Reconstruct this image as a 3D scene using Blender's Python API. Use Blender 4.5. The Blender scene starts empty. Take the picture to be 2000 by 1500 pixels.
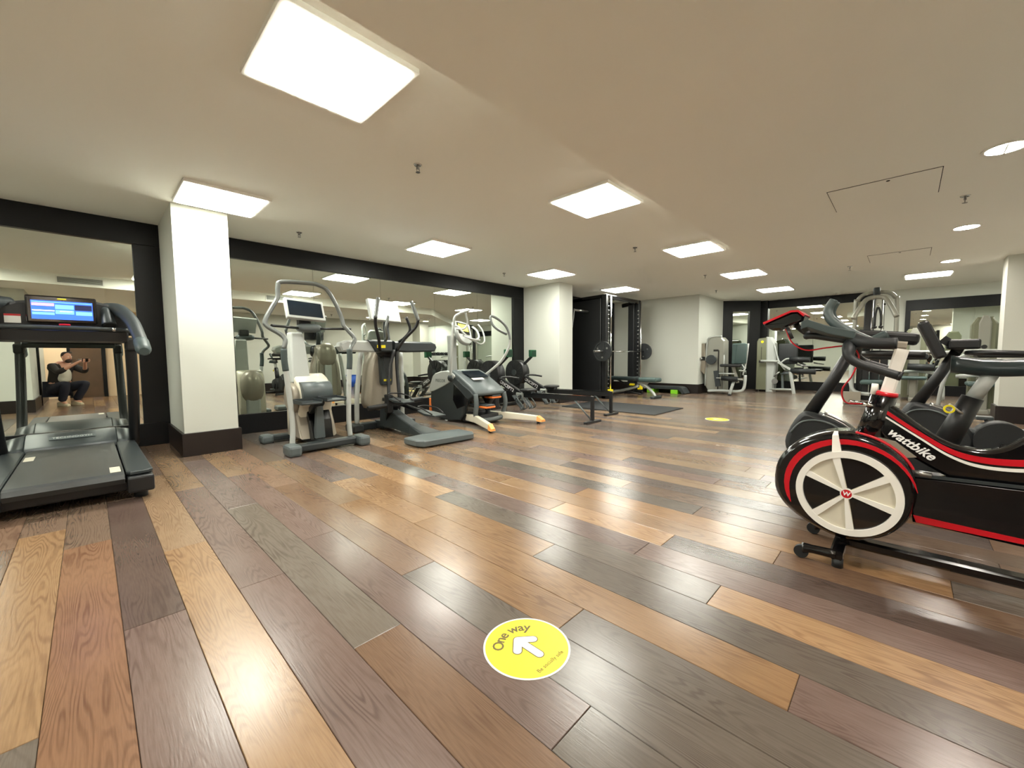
import bpy, bmesh, math, random
from mathutils import Vector, Matrix
random.seed(7)
sc = bpy.context.scene
COL = sc.collection
PI = math.pi
# ---------------------------------------------------------------- camera, light, exposure
cam_d = bpy.data.cameras.new('camera'); cam = bpy.data.objects.new('camera', cam_d); COL.objects.link(cam)
cam_d.sensor_width = 36.0; cam_d.lens = 797.0 / 2000.0 * 36.0; cam_d.clip_start = 0.02; cam_d.clip_end = 80
R_ = Vector((0.6942, -0.7198, -0.0081)); U_ = Vector((0.0539, 0.0407, 0.9977))
F_ = Vector((0.7178, 0.6930, -0.0670))
F_.normalize(); R_ = F_.cross(U_).normalized(); U_ = R_.cross(F_).normalized()
M = Matrix(((R_.x, U_.x, -F_.x, 0), (R_.y, U_.y, -F_.y, 0), (R_.z, U_.z, -F_.z, 1.0), (0, 0, 0, 1)))
cam.matrix_world = M
sc.camera = cam
w = bpy.data.worlds.new('world'); sc.world = w; w.use_nodes = True
w.node_tree.nodes['Background'].inputs[0].default_value = (0.9, 0.95, 1, 1)
w.node_tree.nodes['Background'].inputs[1].default_value = 0.05
PANEL_POWER = 15.0
SPOT_POWER = 110.0
sc.view_settings.view_transform = 'Standard'; sc.view_settings.look = 'None'
sc.view_settings.gamma = 1.0; sc.view_settings.use_curve_mapping = False
sc.view_settings.exposure = 1.7
sc.cycles.use_denoising = True
sc.cycles.max_bounces = 9; sc.cycles.diffuse_bounces = 5; sc.cycles.glossy_bounces = 6
sc.cycles.use_adaptive_sampling = True; sc.cycles.adaptive_threshold = 0.06; sc.cycles.adaptive_min_samples = 16
sc.cycles.caustics_reflective = True
sc.cycles.sample_clamp_indirect = 10.0

# ---------------------------------------------------------------- materials
def lin(c):
    return tuple((x / 255.0 / 12.92 if x / 255.0 <= 0.04045 else ((x / 255.0 + 0.055) / 1.055) ** 2.4) for x in c) + (1.0,)
MATS = {}
def mat(name, rgb, rough=0.5, metal=0.0, spec=0.5, coat=0.0, emit=0.0, ecol=None, bump=0.0, bscale=200.0, vary=0.0, vscale=4.0):
    if name in MATS: return MATS[name]
    m = bpy.data.materials.new(name); m.use_nodes = True; nt = m.node_tree
    b = nt.nodes['Principled BSDF']
    c = lin(rgb)
    b.inputs['Base Color'].default_value = c; b.inputs['Roughness'].default_value = rough
    b.inputs['Metallic'].default_value = metal; b.inputs['Specular IOR Level'].default_value = spec
    b.inputs['Coat Weight'].default_value = coat
    if emit:
        b.inputs['Emission Color'].default_value = lin(ecol) if ecol else c
        b.inputs['Emission Strength'].default_value = emit
    if bump or vary:
        tc = nt.nodes.new('ShaderNodeTexCoord')
        n = nt.nodes.new('ShaderNodeTexNoise'); n.inputs['Scale'].default_value = bscale if bump else vscale
        n.inputs['Detail'].default_value = 4
        nt.links.new(tc.outputs['Object'], n.inputs['Vector'])
        if bump:
            bp = nt.nodes.new('ShaderNodeBump'); bp.inputs['Strength'].default_value = bump; bp.inputs['Distance'].default_value = 0.002
            nt.links.new(n.outputs['Fac'], bp.inputs['Height']); nt.links.new(bp.outputs['Normal'], b.inputs['Normal'])
        if vary:
            n2 = nt.nodes.new('ShaderNodeTexNoise'); n2.inputs['Scale'].default_value = vscale; n2.inputs['Detail'].default_value = 5
            nt.links.new(tc.outputs['Object'], n2.inputs['Vector'])
            mx = nt.nodes.new('ShaderNodeMix'); mx.data_type = 'RGBA'
            mx.inputs[6].default_value = tuple(x * (1 - vary) for x in c[:3]) + (1,)
            mx.inputs[7].default_value = tuple(min(1, x * (1 + vary)) for x in c[:3]) + (1,)
            nt.links.new(n2.outputs['Fac'], mx.inputs[0]); nt.links.new(mx.outputs[2], b.inputs['Base Color'])
    MATS[name] = m
    return m
WALL = mat('wall paint', (204, 206, 197), 0.75, bump=0.08, bscale=90, vary=0.015, vscale=1.5)
CEIL = mat('ceiling paint', (243, 242, 233), 0.85, bump=0.08, bscale=60, vary=0.02, vscale=0.8)
DARK = mat('dark stained wood', (11, 12, 14), 0.4, spec=0.3, vary=0.25, vscale=6, bump=0.1, bscale=60)
BASE = mat('dark brown skirting', (30, 23, 21), 0.35, vary=0.25, vscale=6)
MIRR = mat('mirror glass', (222, 228, 220), 0.0, metal=1.0)
WHITE = mat('white plastic', (235, 233, 226), 0.35, vary=0.02)
LITE = mat('light panel', (255, 255, 250), 0.5, emit=PANEL_POWER, ecol=(252, 252, 240))
SPOT = mat('spot lens', (200, 235, 255), 0.3, emit=SPOT_POWER, ecol=(255, 246, 234))
SLOT = mat('dark slot', (40, 37, 33), 0.8, vary=0.1)
BLK = mat('black plastic', (22, 23, 25), 0.42, vary=0.1, bump=0.05, bscale=400)
BLKG = mat('black gloss paint', (10, 10, 12), 0.14, coat=0.4, vary=0.05)
RUB = mat('black rubber', (30, 33, 35), 0.55, vary=0.12, bump=0.15, bscale=300)
BELT = mat('running belt', (52, 54, 54), 0.42, vary=0.3, vscale=5, bump=0.2, bscale=500)
GRYD = mat('dark grey plastic', (46, 52, 54), 0.42, vary=0.08)
GRYM = mat('mid grey plastic', (86, 94, 95), 0.42, vary=0.06)
GRYL = mat('light grey plastic', (176, 180, 176), 0.38, vary=0.05)
SILV = mat('silver paint', (168, 172, 168), 0.32, metal=0.35, vary=0.05)
TAUPE = mat('taupe plastic', (150, 142, 128), 0.36, metal=0.2, vary=0.06)
CREAM = mat('cream plastic', (206, 200, 182), 0.4, vary=0.04)
CHR = mat('chrome', (210, 210, 210), 0.12, metal=1.0, vary=0.03)
STEEL = mat('brushed steel', (150, 150, 148), 0.3, metal=0.9, vary=0.06)
TUBEG = mat('grey handle tube', (112, 116, 114), 0.32, metal=0.4, vary=0.06)
GRIP = mat('slate rubber grip', (60, 72, 72), 0.5, vary=0.08)
RED = mat('red paint', (196, 18, 34), 0.28, vary=0.04)
ORNG = mat('orange plastic', (226, 120, 50), 0.45, vary=0.04)
YEL = mat('yellow print', (238, 220, 20), 0.45, vary=0.02)
GRN = mat('lime green plastic', (130, 205, 40), 0.4, vary=0.05)
DGRN = mat('dark green case', (20, 82, 52), 0.4, vary=0.06)
SCRD = mat('dark screen glass', (28, 36, 44), 0.1, vary=0.05)
SADD = mat('slate vinyl', (40, 50, 51), 0.28, vary=0.08)
PADG = mat('slate green pad', (66, 86, 84), 0.5, vary=0.08)
MACH = mat('machine grey shroud', (150, 150, 140), 0.35, metal=0.25, vary=0.06)
MACHD = mat('machine olive panel', (120, 122, 100), 0.3, metal=0.2, vary=0.08)
BLUE = mat('blue plastic', (40, 90, 190), 0.4, vary=0.05)
TXTW = mat('white lettering', (240, 240, 240), 0.5, vary=0.01)
TXTD = mat('dark lettering', (95, 80, 20), 0.5, vary=0.02)
SCRB = mat('lit blue screen', (40, 80, 180), 0.3, emit=0.9, ecol=(45, 85, 190))
SCRP = mat('lit pink tile', (230, 130, 180), 0.3, emit=0.9, ecol=(230, 130, 185))
SCRL = mat('lit light blue tile', (95, 140, 225), 0.3, emit=0.9, ecol=(90, 140, 225))
SCRN = mat('lit navy tile', (20, 25, 60), 0.3, emit=0.5, ecol=(24, 28, 60))
SCRW = mat('white tile and screen glare', (225, 230, 235), 0.25, emit=0.7, ecol=(235, 240, 240))  # lit tile; its glow also imitates glare on the cross trainer screen
SCRY = mat('yellow green screen', (190, 190, 60), 0.3, emit=0.45, ecol=(190, 195, 60))
PEACH = mat('peach painted wall', (240, 212, 180), 0.7, vary=0.02)
DOORW = mat('brown door veneer', (92, 70, 52), 0.4, vary=0.2, vscale=5)

def wood_mat():
    m = bpy.data.materials.new('oak planks'); m.use_nodes = True; nt = m.node_tree; L = nt.links
    b = nt.nodes['Principled BSDF']; N = nt.nodes.new
    at = N('ShaderNodeAttribute'); at.attribute_name = 'tint'
    sd = N('ShaderNodeAttribute'); sd.attribute_name = 'seed'
    tc = N('ShaderNodeTexCoord')
    off = N('ShaderNodeVectorMath'); off.operation = 'MULTIPLY_ADD'
    L.new(sd.outputs['Fac'], off.inputs[0]); off.inputs[1].default_value = (37.0, 91.0, 13.0); L.new(tc.outputs['Object'], off.inputs[2])
    # long figure: contour lines of a stretched noise
    sc1 = N('ShaderNodeVectorMath'); sc1.operation = 'MULTIPLY'; sc1.inputs[1].default_value = (9.0, 0.9, 1.0); L.new(off.outputs[0], sc1.inputs[0])
    n1 = N('ShaderNodeTexNoise'); n1.inputs['Scale'].default_value = 1.0; n1.inputs['Detail'].default_value = 1.6; n1.inputs['Roughness'].default_value = 0.45
    L.new(sc1.outputs[0], n1.inputs['Vector'])
    m1 = N('ShaderNodeMath'); m1.operation = 'MULTIPLY'; m1.inputs[1].default_value = 190.0; L.new(n1.outputs['Fac'], m1.inputs[0])
    s1 = N('ShaderNodeMath'); s1.operation = 'SINE'; L.new(m1.outputs[0], s1.inputs[0])
    r1 = N('ShaderNodeMapRange'); r1.inputs[1].default_value = -0.2; r1.inputs[2].default_value = 1.0; L.new(s1.outputs[0], r1.inputs[0])
    # fine fibres
    sc2 = N('ShaderNodeVectorMath'); sc2.operation = 'MULTIPLY'; sc2.inputs[1].default_value = (260.0, 14.0, 1.0); L.new(off.outputs[0], sc2.inputs[0])
    n2 = N('ShaderNodeTexNoise'); n2.inputs['Scale'].default_value = 1.0; n2.inputs['Detail'].default_value = 3; L.new(sc2.outputs[0], n2.inputs['Vector'])
    # soft blotches
    sc3 = N('ShaderNodeVectorMath'); sc3.operation = 'MULTIPLY'; sc3.inputs[1].default_value = (3.0, 2.0, 1.0); L.new(off.outputs[0], sc3.inputs[0])
    n3 = N('ShaderNodeTexNoise'); n3.inputs['Scale'].default_value = 1.4; n3.inputs['Detail'].default_value = 3; L.new(sc3.outputs[0], n3.inputs['Vector'])
    def mixc(fac, a, bcol, mode='MIX'):
        x = N('ShaderNodeMix'); x.data_type = 'RGBA'; x.blend_type = mode
        if hasattr(fac, 'links') or hasattr(fac, 'is_linked'): L.new(fac, x.inputs[0])
        else: x.inputs[0].default_value = fac
        L.new(a, x.inputs[6])
        if isinstance(bcol, tuple): x.inputs[7].default_value = bcol
        else: L.new(bcol, x.inputs[7])
        return x.outputs[2]
    f3 = N('ShaderNodeMapRange'); f3.inputs[1].default_value = 0.35; f3.inputs[2].default_value = 0.7; f3.inputs[3].default_value = 0.0; f3.inputs[4].default_value = 0.3
    L.new(n3.outputs['Fac'], f3.inputs[0])
    c = mixc(f3.outputs[0], at.outputs['Color'], (0.62, 0.55, 0.52, 1), 'MULTIPLY')
    f1 = N('ShaderNodeMath'); f1.operation = 'MULTIPLY'; f1.inputs[1].default_value = 0.55; L.new(r1.outputs[0], f1.inputs[0])
    msk = N('ShaderNodeMapRange'); msk.inputs[1].default_value = 0.3; msk.inputs[2].default_value = 0.7; L.new(n3.outputs['Fac'], msk.inputs[0])
    f1b = N('ShaderNodeMath'); f1b.operation = 'MULTIPLY'; L.new(f1.outputs[0], f1b.inputs[0]); L.new(msk.outputs[0], f1b.inputs[1])
    c = mixc(f1b.outputs[0], c, (0.36, 0.27, 0.22, 1), 'MULTIPLY')
    f2 = N('ShaderNodeMapRange'); f2.inputs[1].default_value = 0.4; f2.inputs[2].default_value = 0.8; f2.inputs[4].default_value = 0.4; L.new(n2.outputs['Fac'], f2.inputs[0])
    c = mixc(f2.outputs[0], c, (0.55, 0.5, 0.48, 1), 'MULTIPLY')
    L.new(c, b.inputs['Base Color'])
    rr = N('ShaderNodeMapRange'); rr.inputs[3].default_value = 0.2; rr.inputs[4].default_value = 0.3; L.new(n3.outputs['Fac'], rr.inputs[0])
    L.new(rr.outputs[0], b.inputs['Roughness'])
    b.inputs['Specular IOR Level'].default_value = 0.42
    hb = N('ShaderNodeMath'); hb.operation = 'MULTIPLY_ADD'; hb.inputs[1].default_value = -0.6
    L.new(f1b.outputs[0], hb.inputs[0]); L.new(n2.outputs['Fac'], hb.inputs[2])
    bp = N('ShaderNodeBump'); bp.inputs['Strength'].default_value = 0.12; bp.inputs['Distance'].default_value = 0.0015
    L.new(hb.outputs[0], bp.inputs['Height']); L.new(bp.outputs['Normal'], b.inputs['Normal'])
    return m
WOOD = wood_mat()

# ---------------------------------------------------------------- mesh helpers
def catmull(pts, n=6, closed=False):
    P = [Vector(p) for p in pts]; out = []; m = len(P)
    rng = range(m if closed else m - 1)
    for i in rng:
        if closed: a, b, c, d = P[i - 1], P[i], P[(i + 1) % m], P[(i + 2) % m]
        else: a, b, c, d = P[max(i - 1, 0)], P[i], P[i + 1], P[min(i + 2, m - 1)]
        for k in range(n):
            t = k / n
            out.append(0.5 * ((2 * b) + (c - a) * t + (2 * a - 5 * b + 4 * c - d) * t * t + (3 * b - a - 3 * c + d) * t ** 3))
    if not closed: out.append(P[-1])
    return out
class MB:
    def __init__(s): s.v = []; s.f = []; s.sm = []
    def add(s, vs, fs, smooth=False):
        o = len(s.v); s.v += [Vector(v) for v in vs]
        for f in fs: s.f.append([i + o for i in f]); s.sm.append(smooth)
        return s
    def box(s, x0, x1, y0, y1, z0, z1):
        v = [(x, y, z) for z in (z0, z1) for y in (y0, y1) for x in (x0, x1)]
        return s.add(v, [(0, 2, 3, 1), (4, 5, 7, 6), (0, 1, 5, 4), (2, 6, 7, 3), (0, 4, 6, 2), (1, 3, 7, 5)])
    def rbox(s, x0, x1, y0, y1, z0, z1, r=0.01, seg=2):
        bm = bmesh.new(); v = [bm.verts.new((x, y, z)) for z in (z0, z1) for y in (y0, y1) for x in (x0, x1)]
        for q in [(0, 2, 3, 1), (4, 5, 7, 6), (0, 1, 5, 4), (2, 6, 7, 3), (0, 4, 6, 2), (1, 3, 7, 5)]: bm.faces.new([v[i] for i in q])
        r = min(r, abs(x1 - x0) * .49, abs(y1 - y0) * .49, abs(z1 - z0) * .49)
        bmesh.ops.bevel(bm, geom=bm.edges[:], offset=r, segments=seg, affect='EDGES', profile=0.5)
        return s.bm(bm, seg > 2)
    def bm(s, bm, smooth=False, M=None):
        bm.verts.index_update()
        vs = [(M @ v.co) if M else v.co.copy() for v in bm.verts]
        s.add(vs, [[v.index for v in f.verts] for f in bm.faces], smooth); bm.free(); return s
    def obox(s, p0, p1, w, h, up=(0, 0, 1), r=0.0, w1=None, h1=None):
        p0, p1 = Vector(p0), Vector(p1); d = (p1 - p0).normalized(); u = Vector(up)
        x = d.cross(u)
        if x.length < 1e-4: x = d.cross(Vector((1, 0, 0)))
        x.normalize(); y = x.cross(d).normalized()
        w1 = w if w1 is None else w1; h1 = h if h1 is None else h1
        vs = []
        c = min(r, w * .45, h * .45)
        def ring(p, w, h):
            a, b = w / 2, h / 2
            if c <= 0: q = [(-a, -b), (a, -b), (a, b), (-a, b)]
            else: q = [(-a + c, -b), (a - c, -b), (a, -b + c), (a, b - c), (a - c, b), (-a + c, b), (-a, b - c), (-a, -b + c)]
            return [p + x * i + y * j for i, j in q]
        A = ring(p0, w, h); B = ring(p1, w1, h1); n = len(A)
        fs = [(i, (i + 1) % n, n + (i + 1) % n, n + i) for i in range(n)] + [tuple(range(n))[::-1], tuple(range(n, 2 * n))]
        return s.add(A + B, fs)
    def tube(s, pts, r, seg=10, smooth=0, closed=False, ell=1.0, up=None):
        P = catmull(pts, smooth, closed) if smooth else [Vector(p) for p in pts]
        n = len(P)
        if isinstance(r, (list, tuple)):
            m = len(r) - 1
            rr = []
            for i in range(n):
                t = i / (n - 1) * m; k = min(int(t), m - 1); rr.append(r[k] + (r[k + 1] - r[k]) * (t - k))
        else: rr = [r] * n
        vs = []; prev = None
        for i in range(n):
            if closed: t = P[(i + 1) % n] - P[i - 1]
            else: t = P[min(i + 1, n - 1)] - P[max(i - 1, 0)]
            t.normalize()
            if prev is None:
                a = Vector(up) if up else (Vector((0, 0, 1)) if abs(t.z) < 0.9 else Vector((1, 0, 0)))
            else: a = prev
            x = (a - t * a.dot(t)).normalized(); y = t.cross(x); prev = x
            for k in range(seg):
                an = 2 * PI * k / seg
                vs.append(P[i] + (x * math.cos(an) + y * math.sin(an) * ell) * rr[i])
        fs = []
        for i in range(n if closed else n - 1):
            j = (i + 1) % n
            for k in range(seg):
                fs.append((i * seg + k, i * seg + (k + 1) % seg, j * seg + (k + 1) % seg, j * seg + k))
        s.add(vs, fs, True)
        if not closed:
            o = len(s.v) - n * seg
            s.f.append([o + k for k in range(seg)][::-1]); s.sm.append(False)
            s.f.append([o + (n - 1) * seg + k for k in range(seg)]); s.sm.append(False)
        return s
    def cyl(s, p0, p1, r, r1=None, seg=20): return s.tube([p0, p1], [r, r if r1 is None else r1], seg)
    def prism(s, out, ax, a, b, smooth=0, bev=0.0, taper=None):
        """outline in the plane across axis ax, from a to b along it"""
        O = [Vector((p[0], p[1], 0)) for p in out]
        if smooth: O = catmull(O, smooth, True)
        def T(p, t):
            if ax == 'X': return Vector((t, p[0], p[1]))
            if ax == 'Y': return Vector((p[0], t, p[1]))
            return Vector((p[0], p[1], t))
        n = len(O); c = sum(O, Vector()) / n
        rings = []
        if bev:
            sg = 1 if b > a else -1
            def shr(d):
                res = []
                for i in range(n):
                    e = (O[(i + 1) % n] - O[i - 1]); nn = Vector((e.y, -e.x, 0)).normalized() if e.length > 1e-9 else Vector()
                    if nn.dot(O[i] - c) < 0 and len(O) < 12: nn = -nn
                    res.append(O[i] - nn * d)
                return res
            area = sum(O[i].x * O[(i + 1) % n].y - O[(i + 1) % n].x * O[i].y for i in range(n))
            if area < 0: O.reverse()
            def shr(d):
                res = []
                for i in range(n):
                    e = (O[(i + 1) % n] - O[i - 1]); nn = Vector((e.y, -e.x, 0))
                    nn = nn.normalized() if nn.length > 1e-9 else nn
                    res.append(O[i] - nn * d)
                return res
            rings = [[T(p, a) for p in shr(bev)], [T(p, a + sg * bev) for p in O], [T(p, b - sg * bev) for p in O], [T(p, b) for p in shr(bev)]]
        else:
            rings = [[T(p, a) for p in O], [T(p, b) for p in O]]
        vs = [v for r in rings for v in r]; fs = []
        for k in range(len(rings) - 1):
            for i in range(n): fs.append((k * n + i, k * n + (i + 1) % n, (k + 1) * n + (i + 1) % n, (k + 1) * n + i))
        s.add(vs, fs, bool(smooth))
        o = len(s.v) - len(vs)
        s.f.append([o + i for i in range(n)][::-1]); s.sm.append(False)
        s.f.append([o + (len(rings) - 1) * n + i for i in range(n)]); s.sm.append(False)
        return s
    def blob(s, c, rx, ry, rz, p=2.0, seg=20, rings=12):
        c = Vector(c); vs = []; fs = []
        def sp(v): return math.copysign(abs(v) ** (2 / p), v)
        for i in range(1, rings):
            th = PI * i / rings
            for k in range(seg):
                ph = 2 * PI * k / seg
                vs.append(c + Vector((rx * sp(math.sin(th)) * sp(math.cos(ph)), ry * sp(math.sin(th)) * sp(math.sin(ph)), rz * sp(math.cos(th)))))
        t = len(vs); vs.append(c + Vector((0, 0, rz))); vs.append(c - Vector((0, 0, rz)))
        for i in range(rings - 2):
            for k in range(seg): fs.append((i * seg + k, (i + 1) * seg + k, (i + 1) * seg + (k + 1) % seg, i * seg + (k + 1) % seg))
        for k in range(seg):
            fs.append((t, k, (k + 1) % seg)); fs.append((t + 1, (rings - 2) * seg + (k + 1) % seg, (rings - 2) * seg + k))
        return s.add(vs, fs, True)
    def loft(s, secs, smooth=True, caps=True):
        n = len(secs[0]); vs = [Vector(p) for r in secs for p in r]; fs = []
        for k in range(len(secs) - 1):
            for i in range(n): fs.append((k * n + i, k * n + (i + 1) % n, (k + 1) * n + (i + 1) % n, (k + 1) * n + i))
        s.add(vs, fs, smooth)
        if caps:
            o = len(s.v) - len(vs)
            s.f.append([o + i for i in range(n)][::-1]); s.sm.append(False)
            s.f.append([o + (len(secs) - 1) * n + i for i in range(n)]); s.sm.append(False)
        return s
    def ring(s, c, axis, ro, ri, t, seg=40):
        """flat washer; axis 'X','Y','Z'; t = thickness along axis"""
        c = Vector(c); vs = []
        for (r, h) in ((ro, -t / 2), (ro, t / 2), (ri, t / 2), (ri, -t / 2)):
            for k in range(seg):
                a = 2 * PI * k / seg; u, v = r * math.cos(a), r * math.sin(a)
                vs.append(c + (Vector((h, u, v)) if axis == 'X' else Vector((u, h, v)) if axis == 'Y' else Vector((u, v, h))))
        fs = []
        for j in range(4):
            for k in range(seg):
                fs.append((j * seg + k, j * seg + (k + 1) % seg, ((j + 1) % 4) * seg + (k + 1) % seg, ((j + 1) % 4) * seg + k))
        return s.add(vs, fs, False)
def rootloc(p):
    v = Vector((0, 0, 0)); 
    while p is not None: v += p.location; p = p.parent
    return v
def obj(name, mb, m, parent=None, bevel=0.0, label=None):
    me = bpy.data.meshes.new(name); off = rootloc(parent)
    me.from_pydata([v - off for v in mb.v], [], mb.f)
    me.polygons.foreach_set('use_smooth', mb.sm)
    me.materials.append(m)
    bm = bmesh.new(); bm.from_mesh(me); bmesh.ops.recalc_face_normals(bm, faces=bm.faces); bm.to_mesh(me); bm.free()
    o = bpy.data.objects.new(name, me); COL.objects.link(o)
    if parent: o.parent = parent
    if bevel:
        b = o.modifiers.new('bevel', 'BEVEL'); b.width = bevel; b.segments = 2; b.limit_method = 'ANGLE'; b.angle_limit = math.radians(40)
    if label: o['label'] = label
    return o
def thing(name, label, cat, loc, group=None):
    o = bpy.data.objects.new(name, None); COL.objects.link(o); o.location = loc; o.empty_display_size = 0.05
    o['label'] = label; o['category'] = cat
    if group: o['group'] = group
    return o
def tag(o, label, cat, group=None):
    o['label'] = label; o['category'] = cat
    if group: o['group'] = group
    return o
def struct(name, mb, m, parent=None, bevel=0.0):
    o = obj(name, mb, m, parent, bevel)
    if parent is None: o['kind'] = 'structure'
    return o
def text(name, body, size, mtx, m, parent, extrude=0.0006, shear=0.0, bold=0.0, align='CENTER'):
    c = bpy.data.curves.new(name, 'FONT'); c.body = body; c.size = size; c.extrude = extrude; c.shear = shear
    c.offset = bold; c.align_x = align; c.align_y = 'CENTER'; c.resolution_u = 3
    t = bpy.data.objects.new('tmp', c); me = bpy.data.meshes.new_from_object(t); bpy.data.objects.remove(t)
    me.transform(mtx); off = rootloc(parent); me.transform(Matrix.Translation(-off))
    me.materials.clear(); me.materials.append(m)
    o = bpy.data.objects.new(name, me); COL.objects.link(o); o.parent = parent
    return o
def frame_mtx(origin, x, y):
    x = Vector(x).normalized(); y = Vector(y); y = (y - x * y.dot(x)).normalized(); z = x.cross(y)
    return Matrix(((x.x, y.x, z.x, origin[0]), (x.y, y.y, z.y, origin[1]), (x.z, y.z, z.z, origin[2]), (0, 0, 0, 1)))
def copy_tree(o, parent=None):
    c = o.copy(); COL.objects.link(c); c.parent = parent
    for ch in list(o.children): copy_tree(ch, c)
    return c

# ---------------------------------------------------------------- room shell
H = 2.55; HL = 2.357; HB = 0.24
struct('floor', MB().box(-4.4, 14.6, -4.4, 6.7, -0.12, -0.016), mat('subfloor', (40, 30, 24), 0.8, vary=0.1))
floor = bpy.data.objects['floor']
# ceiling: upper slab, lower slab over the camera side with a riser
struct('ceiling', MB().box(-4.4, 14.6, -4.4, 6.7, H, H + 0.15), CEIL)
low = [(-4.3, 1.66), (7.72, 1.66), (9.4, 0.05), (10.7, -1.12), (10.7, -4.3), (-4.3, -4.3)]
struct('ceiling_lowered', MB().prism(low, 'Z', HL, H), CEIL)
# walls
struct('wall_north', MB().box(-4.4, 11.1, 6.4, 6.6, 0, H), WALL)
struct('wall_west', MB().box(-4.4, -4.2, -4.4, 6.6, 0, H), WALL)
struct('wall_west_block', MB().box(-4.2, -0.78, -3.35, 0.53, 0, HL), WALL)
struct('wall_alcove', MB().box(10.93, 13.0, 3.87, 6.6, 0, H), WALL)
struct('wall_corner', MB().prism([(12.9, 3.95), (13.62, 3.12), (13.8, 3.12), (13.8, 4.1), (12.9, 4.1)], 'Z', 0, H), WALL)
struct('wall_east', MB().box(13.82, 14.1, -4.4, 4.1, 0, H), WALL)
struct('wall_south', MB().box(1.3, 9.0, -1.75, -1.5, 0, HL), WALL)
struct('wall_south_return', MB().box(1.3, 1.5, -3.35, -1.75, 0, HL), WALL)
struct('wall_south_far', MB().box(9.0, 14.1, -3.4, -3.2, 0, H), WALL)
struct('wall_corridor_end', MB().box(-0.8, 1.5, -3.35, -3.2, 0, HL), PEACH)
for n, b in (('wall_column_near', (0.645, 1.115, 5.29, 6.4)), ('wall_column_middle', (6.93, 7.4, 5.29, 6.4)), ('wall_column_right', (9.0, 9.4, -3.2, -0.97))):
    x0, x1, y0, y1 = b
    struct(n, MB().box(x0, x1, y0, y1, 0, H), WALL)
def base(name, pts):   # skirting boards around a block: list of boxes
    m = MB()
    for p in pts: m.box(*p, 0.0, HB)
    return struct(name, m, BASE, bevel=0.004)
base('baseboard_column_near', [(0.62, 1.14, 5.265, 5.3), (0.62, 0.65, 5.3, 6.3), (1.11, 1.14, 5.3, 6.3)])
base('baseboard_column_middle', [(6.905, 7.425, 5.265, 5.3), (6.905, 6.935, 5.3, 6.3), (7.395, 7.425, 5.3, 6.3)])
base('baseboard_column_right', [(8.975, 9.425, -0.975, -0.945), (8.975, 9.005, -1.5, -0.97), (9.395, 9.425, -3.2, -0.97)])
base('baseboard_alcove', [(10.905, 10.935, 3.845, 6.4), (10.93, 12.85, 3.845, 3.875)])
base('baseboard_west', [(-4.2, -0.755, 0.525, 0.555), (-0.785, -0.755, -3.2, 0.53)])
base('baseboard_south', [(1.3, 8.98, -1.505, -1.475), (9.42, 13.8, -3.205, -3.175)])
# dark frames around the wall mirrors (each board is a part of the trim)
def mframe(name, boards, m=DARK):
    r = bpy.data.objects.new(name, None); COL.objects.link(r); r['kind'] = 'structure'; r.location = boards[0][0] if False else (0, 0, 0)
    for b in boards: obj('frame_board', MB().box(*b), m, r, bevel=0.003)
    return r
YF, YM = 6.3, 6.335
mframe('trim_1', [(-4.2, 0.645, YF, 6.42, 2.30, H), (0.41, 0.645, YF, 6.42, 0.26, 2.30), (-4.2, 0.645, YF, 6.42, 0, 0.26)])
mframe('trim_2', [(1.115, 6.93, YF, 6.42, 2.30, H), (1.115, 1.335, YF, 6.42, 0.26, 2.30), (6.6, 6.93, YF, 6.42, 0.26, 2.30), (1.115, 6.93, YF, 6.42, 0, 0.26)])
mframe('trim_3', [(7.4, 10.93, YF, 6.42, 2.34, H), (7.4, 8.7, YF, 6.42, 0.4, 2.34), (10.75, 10.93, YF, 6.42, 0.4, 2.34), (7.4, 10.93, YF, 6.42, 0, 0.4)])
XF = 13.78
mframe('trim_4', [(XF, 13.9, 0.62, 2.93, 2.33, H), (XF - 0.1, 13.9, 2.93, 3.2, 2.33, H), (XF, 13.9, 0.62, 0.79, 0.24, 2.33), (XF - 0.1, 13.9, 2.93, 3.2, 0.24, 2.33), (XF, 13.9, 0.62, 3.2, 0, 0.24)])
mframe('trim_5', [(XF, 13.9, -3.2, 0.06, 2.02, 2.27), (XF, 13.9, -0.03, 0.06, 0.24, 2.02), (XF, 13.9, -3.2, 0.06, 0, 0.24)])
# diagonal corner frame and its narrow mirror
dv = Vector((0.72, -0.83, 0)).normalized(); dn = Vector((-dv.y, dv.x, 0)); dn = -dn if dn.x > 0 else dn
P0 = Vector((12.88, 3.9, 0)); Ld = 1.04
def diagbox(a, b, z0, z1, t0, t1):
    m = MB(); vs = []
    for z in (z0, z1):
        for (u, t) in ((a, t0), (b, t0), (b, t1), (a, t1)): vs.append(P0 + dv * u + dn * t + Vector((0, 0, z)))
    return m.add(vs, [(3, 2, 1, 0), (4, 5, 6, 7), (0, 1, 5, 4), (1, 2, 6, 5), (2, 3, 7, 6), (3, 0, 4, 7)])
r = bpy.data.objects.new('trim_6', None); COL.objects.link(r); r['kind'] = 'structure'
for a, b, z0, z1 in ((-0.02, Ld, 2.25, H), (-0.02, 0.27, 0, 2.25), (0.74, Ld, 0, 2.25), (0.27, 0.74, 0, 0.24)):
    obj('frame_board', diagbox(a, b, z0, z1, -0.02, 0.06), DARK, r)
def mirror(name, label, panes, loc, group=None):
    t = thing(name, label, 'mirror', loc, group)
    for m in panes: obj('mirror_pane', m, MIRR, t)
    return t
def ypanes(xs, z0, z1): return [MB().box(a + 0.002, b - 0.002, YM, YM + 0.006, z0, z1) for a, b in zip(xs, xs[1:])]
mirror('wall_mirror', 'large framed wall mirror behind the treadmill, reflecting the crouching person', ypanes([-4.18, -2.6, -1.1, 0.41], 0.26, 2.3), (-1, YM, 0.26))
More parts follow.
